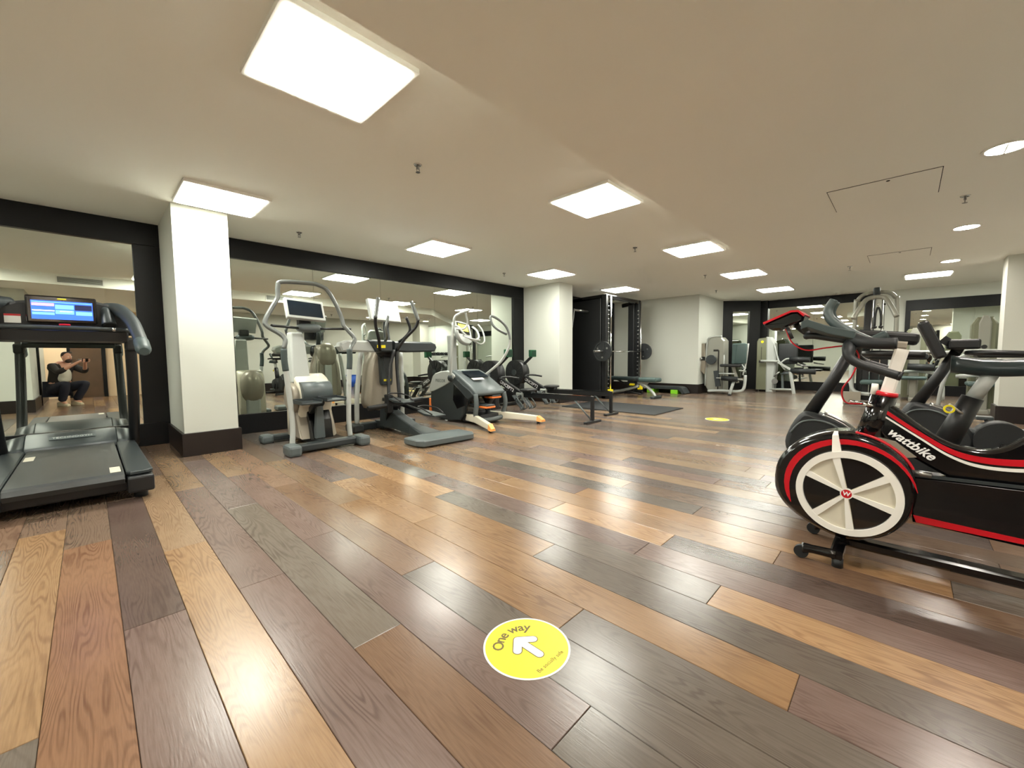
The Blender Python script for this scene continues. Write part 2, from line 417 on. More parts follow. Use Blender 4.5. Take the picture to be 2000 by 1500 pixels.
mirror('wall_mirror', 'long framed wall mirror behind the cross trainers, between the two white columns', ypanes([1.335, 2.36, 3.43, 4.51, 5.56, 6.6], 0.26, 2.3), (4, YM, 0.26))
mirror('wall_mirror', 'framed wall mirror seen through the black barbell machine', ypanes([8.7, 9.75, 10.75], 0.4, 2.34), (9.7, YM, 0.4))
def xpanes(ys, z0, z1): return [MB().box(13.80, 13.808, a + 0.002, b - 0.002, z0, z1) for a, b in zip(ys, ys[1:])]
mirror('wall_mirror', 'wide framed wall mirror behind the leg curl machine on the far wall', xpanes([0.79, 1.86, 2.93], 0.24, 2.33), (13.8, 1.8, 0.24))
mirror('wall_mirror', 'framed wall mirror on the far wall behind the second black exercise bike', xpanes([-3.18, -2.1, -1.06, -0.03], 0.24, 2.02), (13.8, -1.5, 0.24))
mirror('wall_mirror', 'tall narrow mirror in the black corner frame behind the leg extension machine', [diagbox(0.272, 0.738, 0.24, 2.25, 0.0, 0.008)], P0 + dv * 0.5 + Vector((0, 0, 0.24)))
# back of the camera side: door and opening at the corridor end
obj('door_1', MB().rbox(-0.32, 0.26, -3.2, -3.15, 0.0, 2.05, 0.004), DOORW)['kind'] = 'structure'
obj('door_handle', MB().cyl((-0.2, -3.15, 1.02), (-0.2, -3.09, 1.02), 0.012).cyl((-0.2, -3.1, 1.02), (-0.08, -3.1, 1.02), 0.01), CHR, bpy.data.objects['door_1'])
mframe('trim_7', [(-0.38, -0.32, -3.2, -3.12, 0, 2.15), (0.26, 0.34, -3.2, -3.12, 0, 2.15), (-0.32, 0.26, -3.2, -3.12, 2.05, 2.15)])
mframe('trim_8', [(-0.785, -0.74, -1.1, -1.0, 0, 2.1)])
# vents in the riser
for i, (x, lab) in enumerate(((-0.33, 'white slatted air grille in the ceiling riser behind the camera, nearest the treadmill'), (3.0, 'white slatted air grille in the ceiling riser, above the sitting bikes'), (5.6, 'white slatted air grille in the ceiling riser, nearest its slanting end'))):
    t = thing('air_grille', lab, 'vent', (x + 0.31, 1.66, 2.45), 'air grilles in the ceiling riser')
    fr = MB().box(x, x + 0.62, 1.66, 1.672, 2.385, 2.4).box(x, x + 0.62, 1.66, 1.672, 2.5, 2.515).box(x, x + 0.02, 1.66, 1.672, 2.4, 2.5).box(x + 0.6, x + 0.62, 1.66, 1.672, 2.4, 2.5)
    obj('grille_frame', fr, WHITE, t)
    obj('backing', MB().box(x + 0.02, x + 0.6, 1.661, 1.663, 2.4, 2.5), mat('vent shadow', (110, 104, 92), 0.8, vary=0.05), t)
    for k in range(5): obj('slat', MB().box(x + 0.02, x + 0.6, 1.664, 1.671, 2.406 + k * 0.019, 2.414 + k * 0.019), GRYL, t)

# ---------------------------------------------------------------- floor planks
PW, PX0 = 0.182, 0.037
TONE = {'gold': (138, 108, 77), 'lite': (151, 121, 89), 'red': (121, 91, 69), 'brown': (112, 88, 69), 'mauve': (114, 95, 87), 'grey': (101, 92, 83), 'dark': (88, 73, 66)}
KNOWN = {  # row: [(y where it starts, tone)], from the camera outward
    -3: [(-0.3, 'red'), (1.5, 'brown'), (3.4, 'red')], -2: [(-0.25, 'grey'), (1.62, 'lite'), (3.55, 'brown')],
    -1: [(-0.6, 'brown'), (1.28, 'red'), (3.16, 'brown'), (5.0, 'dark')], 0: [(0.12, 'mauve'), (2.04, 'dark'), (4.0, 'brown')],
    1: [(0.85, 'lite'), (2.74, 'gold'), (4.6, 'brown')], 2: [(0.15, 'mauve'), (2.05, 'mauve'), (3.94, 'gold')],
    3: [(-0.55, 'brown'), (1.33, 'grey'), (3.21, 'mauve'), (5.0, 'brown')], 4: [(-0.9, 'grey'), (0.61, 'mauve'), (2.35, 'mauve'), (4.1, 'gold')],
    5: [(-0.27, 'grey'), (1.63, 'brown'), (3.5, 'red')], 6: [(-1.0, 'grey'), (0.88, 'gold'), (2.75, 'gold'), (4.4, 'brown')],
    7: [(-1.7, 'mauve'), (0.2, 'dark'), (0.2, 'gold'), (2.1, 'lite'), (3.3, 'mauve')], 8: [(-0.6, 'grey'), (1.31, 'gold'), (3.2, 'brown')],
    9: [(-1.3, 'brown'), (-0.6, 'lite'), (0.54, 'grey'), (2.40, 'lite'), (4.2, 'gold')], 10: [(-0.95, 'mauve'), (0.95, 'mauve'), (2.85, 'grey')],
    11: [(-1.0, 'dark'), (0.89, 'lite'), (1.64, 'gold'), (3.5, 'brown')], 12: [(-1.45, 'brown'), (0.42, 'lite'), (2.3, 'gold')],
    13: [(-2.05, 'grey'), (-0.18, 'gold'), (1.7, 'mauve'), (3.6, 'gold')], 14: [(-0.95, 'brown'), (0.93, 'grey'), (2.8, 'gold')],
    18: [(-0.85, 'brown'), (1.04, 'mauve'), (2.95, 'gold')]}
planks = []
tones = list(TONE)
for k in range(-24, 80):
    x0 = PX0 + k * PW; rnd = random.Random(k * 7 + 3)
    if k in KNOWN:
        ks = KNOWN[k]; ys = [y for y, _ in ks]; ts = [t for _, t in ks]
        ys2, ts2 = [], []
        for i, y in enumerate(ys):
            if i + 1 < len(ys) and ys[i + 1] - y < 0.05: continue
            ys2.append(y); ts2.append(ts[i])
        while ys2[0] > -4.3: ys2.insert(0, ys2[0] - 1.88); ts2.insert(0, rnd.choice(tones))
        while ys2[-1] < 6.6: ys2.append(ys2[-1] + 1.88); ts2.append(rnd.choice(tones))
    else:
        y = -4.4 - rnd.random() * 1.8; ys2, ts2 = [], []
        while y < 6.6: ys2.append(y); ts2.append(rnd.choice(['gold', 'gold', 'lite', 'red', 'brown', 'brown', 'mauve', 'mauve', 'grey', 'grey', 'dark'])); y += rnd.choice([1.88, 1.88, 1.88, 1.2, 0.75])
        ys2.append(y); ts2.append('gold')
    for a, b, t in zip(ys2, ys2[1:], ts2):
        a, b = max(a, -4.4), min(b, 6.65)
        if b - a < 0.05: continue
        c = TONE[t]; j = rnd.uniform(0.92, 1.08)
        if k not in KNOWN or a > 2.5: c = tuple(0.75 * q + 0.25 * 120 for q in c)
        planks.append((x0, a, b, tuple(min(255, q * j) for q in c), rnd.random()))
def pdist(p):
    x, a, b = p[0] + PW / 2, p[1], p[2]; best = 99
    for i in range(9):
        y = a + (b - a) * i / 8; dx, dy = x * F_.x + y * F_.y, x * R_.x + y * R_.y
        if dx > 0.2 and abs(dy) < dx * 1.3: best = min(best, math.hypot(x, y))
    return best
planks.sort(key=pdist)
def plank_geo(p):
    x0, a, b, c, sd = p; g = 0.0007; e = 0.0016
    x0 += g; x1 = x0 + PW - 2 * g; a += g; b -= g
    vs = [(x0, a, -0.016), (x1, a, -0.016), (x1, b, -0.016), (x0, b, -0.016), (x0, a, -e), (x1, a, -e), (x1, b, -e), (x0, b, -e),
          (x0 + e, a + e, 0), (x1 - e, a + e, 0), (x1 - e, b - e, 0), (x0 + e, b - e, 0)]
    fs = [(3, 2, 1, 0), (8, 9, 10, 11)] + [(i, (i + 1) % 4, 4 + (i + 1) % 4, 4 + i) for i in range(4)] + [(4 + i, 4 + (i + 1) % 4, 8 + (i + 1) % 4, 8 + i) for i in range(4)]
    return vs, fs
def plank_mesh(name, ps, kind=None):
    vs, fs, cs, sd = [], [], [], []
    for p in ps:
        v, f = plank_geo(p); o = len(vs); vs += v; fs += [[i + o for i in q] for q in f]; cs += [lin(p[3])] * 12; sd += [p[4]] * 12
    me = bpy.data.meshes.new(name); me.from_pydata(vs, [], fs); me.materials.append(WOOD)
    ca = me.color_attributes.new('tint', 'FLOAT_COLOR', 'POINT'); ca.data.foreach_set('color', [x for c in cs for x in c])
    fa = me.attributes.new('seed', 'FLOAT', 'POINT'); fa.data.foreach_set('value', sd)
    o = bpy.data.objects.new(name, me); COL.objects.link(o); o.parent = floor
    if kind: o['kind'] = kind
    return o
for p in planks[:295]: plank_mesh('plank', [p])
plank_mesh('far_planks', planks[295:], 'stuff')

# ---------------------------------------------------------------- ceiling fittings
def light(x, y, label):
    t = thing('ceiling_light', label, 'ceiling light', (x + 0.31, y + 0.31, H), 'square light panels on the ceiling')
    z0 = H - 0.028; m = MB(); f = 0.028
    m.box(x - f, x + 0.62 + f, y - f, y, z0, H).box(x - f, x + 0.62 + f, y + 0.62, y + 0.62 + f, z0, H).box(x - f, x, y, y + 0.62, z0, H).box(x + 0.62, x + 0.62 + f, y, y + 0.62, z0, H)
    obj('light_frame', m, WHITE, t)
    obj('diffuser', MB().box(x, x + 0.62, y, y + 0.62, z0 - 0.006, H - 0.004), LITE, t)
ORD = ['nearest', 'second', 'third', 'fourth', 'farthest']
for i, x in enumerate((0.675, 3.285, 5.88, 8.42, 11.02)): light(x, 1.98, 'square bright light panel beside the ceiling step, %s of the five in that row' % ORD[i])
for i, (x, l) in enumerate(((0.675, 'square bright light panel tight against the top of the near white column'), (3.22, 'square bright light panel above the long mirror frame and the cross trainers'), (5.78, 'square bright light panel just above the middle white column'), (8.35, 'square bright light panel over the black barbell machine'))): light(x, 4.53, l)
light(11.2, -0.55, 'square bright light panel above the multi gym, half hidden by the lowered ceiling')
light(11.3, -2.7, 'added light panel brightening the right end, hidden behind the right white column')  # unseen panel, added to brighten the right end of the room
light(-1.95, 1.98, 'added fill light panel extending the camera side row, out of frame left of the rest')  # unseen panel added for lighting, spaced like the row
light(-1.95, 4.53, 'added fill light panel over the treadmill, out of frame left of the rest')  # extra panel placed out of view to light the treadmill end
def downlight(x, y, label):
    t = thing('downlight', label, 'downlight', (x, y, HL), 'round downlights in the lowered ceiling')
    obj('rim', MB().ring((x, y, HL - 0.004), 'Z', 0.115, 0.095, 0.008, 32), WHITE, t)
    obj('lens', MB().cyl((x, y, HL - 0.002), (x, y, HL - 0.005), 0.094, seg=32), SPOT, t)
    obj('crossbar', MB().box(x - 0.093, x + 0.093, y - 0.004, y + 0.004, HL - 0.009, HL - 0.005).box(x - 0.004, x + 0.004, y - 0.093, y + 0.093, HL - 0.009, HL - 0.005), WHITE, t)
downlight(4.3, -0.42, 'large round bluish downlight cut by the right edge of the picture')
downlight(6.66, -0.41, 'small looking round downlight between the ceiling hatch and the white column')
downlight(1.9, -0.42, 'round downlight in the lowered ceiling above the red and white bike')
downlight(-0.35, -1.5, 'round downlight in the corridor behind the crouching person, nearer one')
downlight(-0.35, -2.7, 'round downlight in the corridor behind the crouching person, close to its door')
downlight(8.9, -0.41, 'round downlight in the lowered ceiling beside the right white column')
def sprinkler(x, y, z, label):
    t = thing('sprinkler', label, 'sprinkler', (x, y, z), 'fire sprinklers on the ceiling')
    obj('escutcheon', MB().cyl((x, y, z), (x, y, z - 0.008), 0.035, 0.028, 16), CHR, t)
    obj('sprinkler_body', MB().cyl((x, y, z - 0.008), (x, y, z - 0.035), 0.01, seg=8).tube([(x - 0.012, y, z - 0.02), (x - 0.014, y, z - 0.045), (x, y, z - 0.058), (x + 0.014, y, z - 0.045), (x + 0.012, y, z - 0.02)], 0.003, 6), STEEL, t)
    obj('deflector', MB().cyl((x, y, z - 0.058), (x, y, z - 0.061), 0.018, seg=12), STEEL, t)
for x, y, z, l in ((1.93, 2.9, H, 'fire sprinkler nearest the camera, between the two rows of light panels'), (1.89, 5.45, H, 'fire sprinkler just above the mirror frame beside the near column'), (5.54, 2.87, H, 'fire sprinkler between the third light panels of the two rows'),
                   (5.45, 5.44, H, 'fire sprinkler above the mirror frame near the middle column'), (8.41, 2.88, H, 'small far fire sprinkler left of the fourth light panel'), (10.58, 3.36, H, 'tiny far fire sprinkler near the alcove wall'),
                   (5.35, -0.31, HL, 'fire sprinkler on the lowered ceiling right of the hatch'), (8.3, 0.69, HL, 'fire sprinkler near the slanting edge of the lowered ceiling')): sprinkler(x, y, z, l)
def hatch(x0, x1, y0, y1, label):
    t = thing('access_hatch', label, 'ceiling hatch', ((x0 + x1) / 2, (y0 + y1) / 2, HL), 'flush access hatches in the lowered ceiling')
    obj('hatch_gap', MB().box(x0, x1, y0, y1, HL - 0.002, HL), SLOT, t)
    g = 0.005
    obj('hatch_panel', MB().box(x0 + g, x1 - g, y0 + g, y1 - g, HL - 0.005, HL - 0.001), CEIL, t)
    obj('hatch_lock', MB().cyl((x0 + 0.04, y0 + 0.3, HL - 0.005), (x0 + 0.04, y0 + 0.3, HL - 0.008), 0.012, seg=10), SLOT, t)
hatch(4.39, 5.06, -0.14, 0.54, 'square access hatch outlined in the lowered ceiling, nearer one')
hatch(7.6, 8.2, -0.18, 0.45, 'square access hatch outlined in the lowered ceiling, farther one')

# ---------------------------------------------------------------- floor stickers
def sticker(cx, cy, r, label, big=True):
    t = thing('floor_sticker', label, 'floor sticker', (cx, cy, 0))
    obj('sticker_border', MB().cyl((cx, cy, 0.0002), (cx, cy, 0.0009), r, seg=64), WHITE, t)
    obj('sticker_face', MB().cyl((cx, cy, 0.0009), (cx, cy, 0.0012), r * 0.955, seg=64), YEL, t)
    z = 0.0013
    def arrow(g):
        m = MB()
        def cap(a, b, w):
            a, b = Vector(a), Vector(b); d = (b - a).normalized(); n = Vector((-d.y, d.x)); out = []
            for k in range(9): an = -PI / 2 + PI * k / 8; out.append(b + d * math.cos(an) * w - n * math.sin(-an) * w)
            for k in range(9): an = -PI / 2 + PI * k / 8; out.append(a - d * math.cos(an) * w - n * math.sin(an) * w)
            m.prism([(p.x, p.y) for p in out], 'Z', z + g[1] + 0.00005 * len(m.f) / 20, z + g[1] + 0.0002 + 0.00005 * len(m.f) / 20)
        W = r * (0.095 + g[0])
        cap((cx, cy - 0.38 * r), (cx, cy + 0.28 * r), W); cap((cx, cy + 0.28 * r), (cx - 0.27 * r, cy + 0.04 * r), W); cap((cx, cy + 0.28 * r), (cx + 0.27 * r, cy + 0.04 * r), W)
        return m
    obj('arrow_outline', arrow((0.022, 0.0)), TXTD, t)
    obj('arrow', arrow((0.0, 0.0004)), WHITE, t)
    s = 'One way'; wdt = [0.8, 0.56, 0.54, 0.3, 0.78, 0.52, 0.5]; tot = sum(wdt); a0 = 1.5; cur = 0
    for ch, wd in zip(s, wdt):
        mid = cur + wd / 2; cur += wd
        if ch == ' ': continue
        an = PI / 2 + a0 * (0.5 - mid / tot) * 1.3
        R = r * 0.64; px, py = cx + R * math.cos(an), cy + R * math.sin(an)
        text('lettering', ch, r * 0.36, frame_mtx((px, py, z + 0.0003), (math.sin(an), -math.cos(an), 0), (math.cos(an), math.sin(an), 0)), TXTD, t, 0.0002, bold=0.001)
    text('small_lettering', 'Be socially safe', r * 0.14, frame_mtx((cx, cy - 0.7 * r, z + 0.0003), (1, 0, 0), (0, 1, 0)), TXTD, t, 0.0002)
sticker(1.0, 0.905, 0.15, 'yellow round floor sticker reading One way with white arrow, in the foreground')
sticker(6.74, 2.08, 0.17, 'far yellow round floor sticker on the planks in front of the exercise mat')

# ---------------------------------------------------------------- treadmill
t = thing('treadmill', 'black treadmill with lit screen standing in front of the left wall mirror', 'treadmill', (-0.14, 5.0, 0))
cx = -0.14
prof = [(3.93, 0.13), (3.91, 0.165), (3.93, 0.195), (3.97, 0.205), (5.7, 0.205), (5.7, 0.19), (5.7, 0.13)]
obj('running_belt', MB().prism(prof, 'X', cx - 0.275, cx + 0.275, bev=0.004), BELT, t)
obj('deck_frame', MB().rbox(cx - 0.4, cx + 0.4, 4.0, 6.15, 0.06, 0.13, 0.01).rbox(cx - 0.27, cx + 0.27, 4.05, 5.9, 0.12, 0.185, 0.01), BLK, t)
for s in (-1, 1):
    a, b = (0.145, 0.29) if s > 0 else (-0.57, -0.425)
    e = MB().prism([(a, 3.98), (a + 0.02, 3.94), (b - 0.03, 3.95), (b, 3.99), (b - 0.01 * (s > 0), 5.75), (a, 5.75)] if s > 0 else [(a, 3.99), (a + 0.03, 3.95), (b - 0.02, 3.94), (b, 3.98), (b, 5.75), (a + 0.01, 5.75)], 'Z', 0.175, 0.205, bev=0.008)
    obj('side_rail', e, GRYD, t, label='slate grey foot rail')
    obj('rear_cap', MB().rbox(a, b, 3.9, 4.1, 0.055, 0.172, 0.015), BLK, t)
    obj('rear_foot', MB().cyl(((a + b) / 2, 4.02, 0.0), ((a + b) / 2, 4.02, 0.06), 0.04), RUB, t)
    obj('front_foot', MB().cyl(((a + b) / 2, 5.95, 0.0), ((a + b) / 2, 5.95, 0.06), 0.035), RUB, t)
    obj('side_skirt', MB().rbox(a + 0.01, b - 0.01, 4.1, 5.8, 0.07, 0.175, 0.01), BLK, t)
hp = [(5.5, 0.16), (5.5, 0.21), (5.54, 0.235), (5.72, 0.3), (5.85, 0.31), (6.1, 0.25), (6.2, 0.16)]
obj('motor_hood', MB().prism(hp, 'X', cx - 0.3, cx + 0.3, smooth=3, bev=0.01), GRYD, t)
hd = t.children[-1]
for s in (-1, 1):
    x1 = cx + s * 0.3; x2 = cx + s * 0.43
    h2 = [(y, 0.16 + (z - 0.16) * 0.75) for y, z in hp]
    obj('hood_wing', MB().loft([[(x1, y, z) for y, z in hp], [(x2, y, z) for y, z in h2]], True), GRYD, t)
obj('nameplate', MB().loft([[(cx - 0.15, 5.615, 0.268), (cx + 0.15, 5.615, 0.268), (cx + 0.15, 5.665, 0.288), (cx - 0.15, 5.665, 0.288)], [(cx - 0.15, 5.613, 0.27), (cx + 0.15, 5.613, 0.27), (cx + 0.15, 5.663, 0.29), (cx - 0.15, 5.663, 0.29)]], False), GRYM, t)
text('lettering', 'TECHNOGYM', 0.042, frame_mtx((cx, 5.64, 0.2815), (1, 0, 0), (0, 0.93, 0.36)), GRYL, t, 0.0005)
for p in ((-0.4, 4.95), (0.065, 4.0)):
    obj('belt_sticker', MB().box(p[0], p[0] + 0.055, p[1], p[1] + 0.2, 0.2055, 0.2062), CREAM, t)
for s in (-1, 1):
    x = cx + s * 0.42
    obj('upright', MB().tube([(x, 5.75, 0.12), (x, 5.5, 0.24), (x, 5.22, 0.75), (x - s * 0.005, 5.12, 1.18)], 0.032, 12, 5, ell=1.3), BLK, t)
    obj('upright_clamp', MB().rbox(x - 0.045, x + 0.04, 5.06, 5.18, 1.08, 1.2, 0.02), BLK, t)
    arm = MB().tube([(cx + s * 0.28, 5.2, 1.46), (cx + s * 0.36, 5.08, 1.44), (cx + s * 0.42, 4.85, 1.33), (cx + s * 0.445, 4.6, 1.19), (cx + s * 0.45, 4.47, 1.12)], [0.05, 0.055, 0.05, 0.046, 0.046], 14, 5)
    obj('arm_rest', arm, GRYD, t)
    obj('arm_grip', MB().tube([(cx + s * 0.449, 4.52, 1.145), (cx + s * 0.452, 4.4, 1.08), (cx + s * 0.452, 4.36, 1.065)], [0.05, 0.05, 0.03], 14, 4), GRIP, t, label='lighter rubber end grip')
# console
top = [(-0.47, 1.22), (-0.47, 1.4), (-0.43, 1.44), (-0.36, 1.475), (-0.2, 1.505), (0.08, 1.505), (0.19, 1.48), (0.25, 1.44), (0.29, 1.38), (0.29, 1.22)]
top = [(x - 0.02 if x < -0.14 else x, z) for x, z in top]
obj('console', MB().prism(top, 'Y', 5.1, 5.22, bev=0.02), BLK, t)
c = [o for o in t.children if o.name.startswith('console')][0]
obj('dashboard', MB().prism([(4.98, 1.16), (4.97, 1.24), (5.03, 1.27), (5.12, 1.27), (5.2, 1.2), (5.2, 1.15)], 'X', cx - 0.4, cx + 0.4, bev=0.01), BLK, t)
obj('front_bar', MB().tube([(cx - 0.42, 5.0, 1.255), (cx - 0.3, 4.96, 1.262), (cx + 0.3, 4.96, 1.262), (cx + 0.41, 5.0, 1.255)], 0.018, 12, 3), GRYD, t)
for s in (-0.33, 0.3): obj('bar_ring', MB().cyl((cx + s, 4.961, 1.262), (cx + s + 0.02, 4.961, 1.262), 0.0195), CHR, t)
bz = MB().rbox(-0.325, 0.075, 5.04, 5.075, 1.305, 1.525, 0.012); obj('screen_bezel', bz, BLKG, t)
bzo = t.children[-1]
S = MB().box(-0.295, 0.05, 5.036, 5.041, 1.335, 1.485); obj('screen', S, SCRB, bzo)
def tile(x0, x1, z0, z1, m): obj('screen_tile', MB().box(x0, x1, 5.033, 5.036, z0, z1), m, bzo)
tile(-0.29, -0.17, 1.442, 1.463, SCRP); tile(-0.165, -0.06, 1.42, 1.455, SCRL); tile(-0.055, 0.045, 1.415, 1.46, SCRN)
tile(-0.29, -0.17, 1.4, 1.408, SCRW); tile(-0.165, -0.06, 1.38, 1.412, SCRL); tile(-0.05, 0.045, 1.375, 1.405, SCRL); tile(-0.14, -0.07, 1.398, 1.406, SCRP); tile(-0.29, -0.17, 1.37, 1.39, SCRL); tile(-0.29, 0.045, 1.47, 1.476, SCRL)
obj('badge', MB().rbox(-0.15, -0.1, 5.035, 5.041, 1.497, 1.507, 0.003), YEL, bzo)
obj('stop_button', MB().rbox(-0.15, -0.085, 4.965, 5.0, 1.282, 1.297, 0.005), RED, t)
obj('notice', MB().box(-0.44, -0.355, 5.094, 5.098, 1.3, 1.355), WHITE, t, label='white paper notice with red heading')
obj('notice_heading', MB().box(-0.44, -0.355, 5.092, 5.095, 1.355, 1.37), RED, t)
for s in (1,):
    obj('cup_holder', MB().tube([(0.13, 5.12, 1.45), (0.14, 5.06, 1.36), (0.145, 5.03, 1.3)], [0.03, 0.045, 0.05], 16, 3), GRYD, t)
    obj('cup_recess', MB().cyl((0.145, 5.032, 1.298), (0.146, 5.028, 1.292), 0.04), SLOT, t)
# ---------------------------------------------------------------- stepper
t = thing('stepper', 'grey stair stepper with tall looped handrail and blank screen, nearest the white column', 'stepper', (1.77, 4.95, 0))
obj('base_frame', MB().rbox(1.42, 2.14, 4.5, 4.62, 0.02, 0.1, 0.02).rbox(1.72, 1.83, 4.55, 5.5, 0.02, 0.09, 0.015).rbox(1.42, 2.12, 5.36, 5.5, 0.02, 0.09, 0.02), GRYD, t)
for x, y in ((1.41, 4.53), (2.15, 4.53), (1.42, 5.43), (2.12, 5.43)):
    obj('base_foot', MB().rbox(x - 0.065, x + 0.065, y - 0.13 if y < 5 else y - 0.08, y + 0.09, 0.0, 0.115 if y < 5 else 0.1, 0.03), GRYM, t, label='grey plastic end foot')
yh = 4.6
for s in (-1, 1):
    c = 1.75
    W = lambda d: c + s * d
    obj('hand_grip', MB().tube([(W(0.345), 4.62, 1.1), (W(0.345), 4.62, 0.98), (W(0.335), 4.62, 0.87)], 0.031, 12, 4), GRIP, t)
    obj('rail_post', MB().tube([(W(0.31), 4.6, 0.1), (W(0.3), 4.6, 0.3), (W(0.315), 4.61, 0.6), (W(0.335), 4.62, 0.88)], 0.027, 12, 6), GRYL, t)
    obj('cross_arm', MB().cyl((W(0.42), 4.72, 1.34), (W(0.06), 4.95, 1.34), 0.014), BLK, t)
obj('handrail_loop', MB().tube([(1.75 + d * s_, y, z) for s_, seq in ((-1, [(0.345, 4.62, 1.1), (0.325, 4.63, 1.19), (0.2 + 0.16, 4.66, 1.25), (0.46, 4.72, 1.33), (0.47, 4.74, 1.39), (0.4, 4.77, 1.52), (0.33, 4.8, 1.64), (0.32, 4.8, 1.76), (0.28, 4.8, 1.81)]),
    (1, [(0.0, 4.8, 1.83), (0.1, 4.8, 1.82), (0.19, 4.79, 1.77), (0.28, 4.77, 1.6), (0.33, 4.76, 1.46), (0.34, 4.74, 1.38), (0.38, 4.72, 1.32), (0.44, 4.68, 1.22), (0.375, 4.63, 1.14), (0.345, 4.62, 1.06)])) for d, y, z in seq], 0.023, 12, 5), TUBEG, t)
obj('column', MB().loft([[(1.68 + a * (0.1 - k * 0.01), 5.02 + 0.03 * k + b * 0.06, z) for a, b in ((-1, -1), (1, -1), (1.1, 1), (-1.1, 1))] for k, z in enumerate((0.72, 0.95, 1.15, 1.3))], False), GRYL, t, bevel=0.02)
obj('console_collar', MB().blob((1.78, 4.96, 1.345), 0.13, 0.09, 0.05, 3), GRYM, t)
obj('console_neck', MB().rbox(1.68, 1.82, 4.98, 5.06, 1.36, 1.46, 0.02), BLK, t)
q = frame_mtx((1.74, 4.92, 1.555), (1, 0.04, -0.05), (0.02, 0.42, 0.9))
def plate(w, h, d, m=q, r=0.008, z0=0.0):
    b = MB().rbox(-w / 2, w / 2, -h / 2, h / 2, z0 - d, z0, r); b.v = [m @ v for v in b.v]; return b
obj('screen_housing', plate(0.42, 0.25, 0.05), GRYL, t)
so = t.children[-1]
obj('screen', plate(0.37, 0.185, 0.004, z0=0.003, r=0.001), SCRD, so)
body = [(4.98, 0.1), (4.84, 0.4), (4.8, 0.55), (4.84, 0.68), (4.94, 0.78), (5.1, 0.82), (5.22, 0.72), (5.26, 0.4), (5.24, 0.1)]
obj('rear_bulb', MB().blob((1.78, 5.2, 0.55), 0.17, 0.15, 0.26, 2.4), TAUPE, t)
obj('rear_panel', MB().rbox(1.68, 1.88, 5.22, 5.3, 0.08, 0.4, 0.03), GRYL, t)
obj('drive_cover', MB().prism(body, 'X', 1.6, 1.96, smooth=3, bev=0.02), CREAM, t)
obj('side_shell', MB().prism([(4.86, 0.42), (4.8, 0.56), (4.84, 0.67), (4.96, 0.72), (5.1, 0.7), (5.15, 0.5), (5.0, 0.4)], 'X', 1.54, 1.605, smooth=3, bev=0.015), TAUPE, t)
obj('shell_emblem', MB().ring((1.539, 4.92, 0.57), 'X', 0.03, 0.018, 0.004, 20), GRYD, t)
obj('roller_cover', MB().cyl((1.62, 4.86, 0.62), (1.94, 4.86, 0.62), 0.115, seg=28), GRYM, t)
obj('lower_shell', MB().prism([(4.78, 0.1), (4.82, 0.25), (4.9, 0.42), (5.1, 0.44), (5.2, 0.1)], 'X', 1.58, 1.98, bev=0.02), TAUPE, t)
obj('leg_slot', MB().prism([(4.75, 0.09), (4.79, 0.3), (4.86, 0.44), (4.95, 0.42), (4.95, 0.09)], 'X', 1.68, 1.93, bev=0.008), BLKG, t)
for x, z in ((1.62, 0.52), (1.88, 0.535)):
    obj('pedal', MB().rbox(x - 0.11, x + 0.11, 4.5, 4.76, z - 0.012, z + 0.012, 0.01).rbox(x - 0.11, x - 0.1, 4.5, 4.76, z, z + 0.035, 0.004).rbox(x + 0.1, x + 0.11, 4.5, 4.76, z, z + 0.035, 0.004).rbox(x - 0.11, x + 0.11, 4.75, 4.76, z, z + 0.04, 0.004), GRYD, t)
    obj('pedal_arm', MB().obox((x + 0.1 * (1.77 - x) / abs(1.77 - x), 4.66, z - 0.01), (1.77 + (x - 1.77) * 0.3, 5.0, 0.3), 0.05, 0.06), GRYD, t)
obj('pedal_leg', MB().loft([[(1.73, 4.68, 0.47), (1.8, 4.68, 0.47), (1.8, 4.74, 0.45), (1.73, 4.74, 0.45)], [(1.72, 4.72, 0.1), (1.83, 4.72, 0.1), (1.83, 4.79, 0.1), (1.72, 4.79, 0.1)]], False), GRYM, t, bevel=0.008)
# ---------------------------------------------------------------- wide arm cross trainer (vario)
t = thing('cross_trainer', 'cross trainer with wide grey side arms and flat rear plate, between stepper and elliptical', 'cross trainer', (2.86, 4.8, 0))
C = 2.86
obj('rear_plate', MB().prism([(C - 0.4, 3.86), (C - 0.35, 3.76), (C + 0.32, 3.72), (C + 0.38, 3.8), (C + 0.38, 4.08), (C + 0.15, 4.14), (C - 0.15, 4.14), (C - 0.4, 4.1)], 'Z', 0.012, 0.085, bev=0.012), GRYM, t)
for dx in (-0.33, 0.31): obj('plate_foot', MB().cyl((C + dx, 3.88, 0), (C + dx, 3.88, 0.015), 0.025), RUB, t)
obj('spine', MB().loft([[(C - 0.16, 4.1, 0.03), (C + 0.16, 4.1, 0.03), (C + 0.14, 4.1, 0.085), (C - 0.14, 4.1, 0.085)], [(C - 0.09, 4.5, 0.03), (C + 0.09, 4.5, 0.03), (C + 0.07, 4.5, 0.14), (C - 0.07, 4.5, 0.14)], [(C - 0.09, 4.9, 0.05), (C + 0.09, 4.9, 0.05), (C + 0.07, 4.9, 0.26), (C - 0.07, 4.9, 0.26)], [(C - 0.12, 5.2, 0.05), (C + 0.12, 5.2, 0.05), (C + 0.1, 5.2, 0.35), (C - 0.1, 5.2, 0.35)]], False), GRYD, t, bevel=0.015)
obj('front_base', MB().rbox(C - 0.42, C + 0.42, 5.34, 5.46, 0.0, 0.1, 0.02).rbox(C - 0.08, C + 0.08, 5.15, 5.4, 0.02, 0.12, 0.01), GRYD, t)
for s in (-1, 1): obj('base_foot', MB().rbox(C + s * 0.4 - 0.07, C + s * 0.4 + 0.07, 5.2, 5.5, 0.0, 0.1, 0.025), GRYD, t)
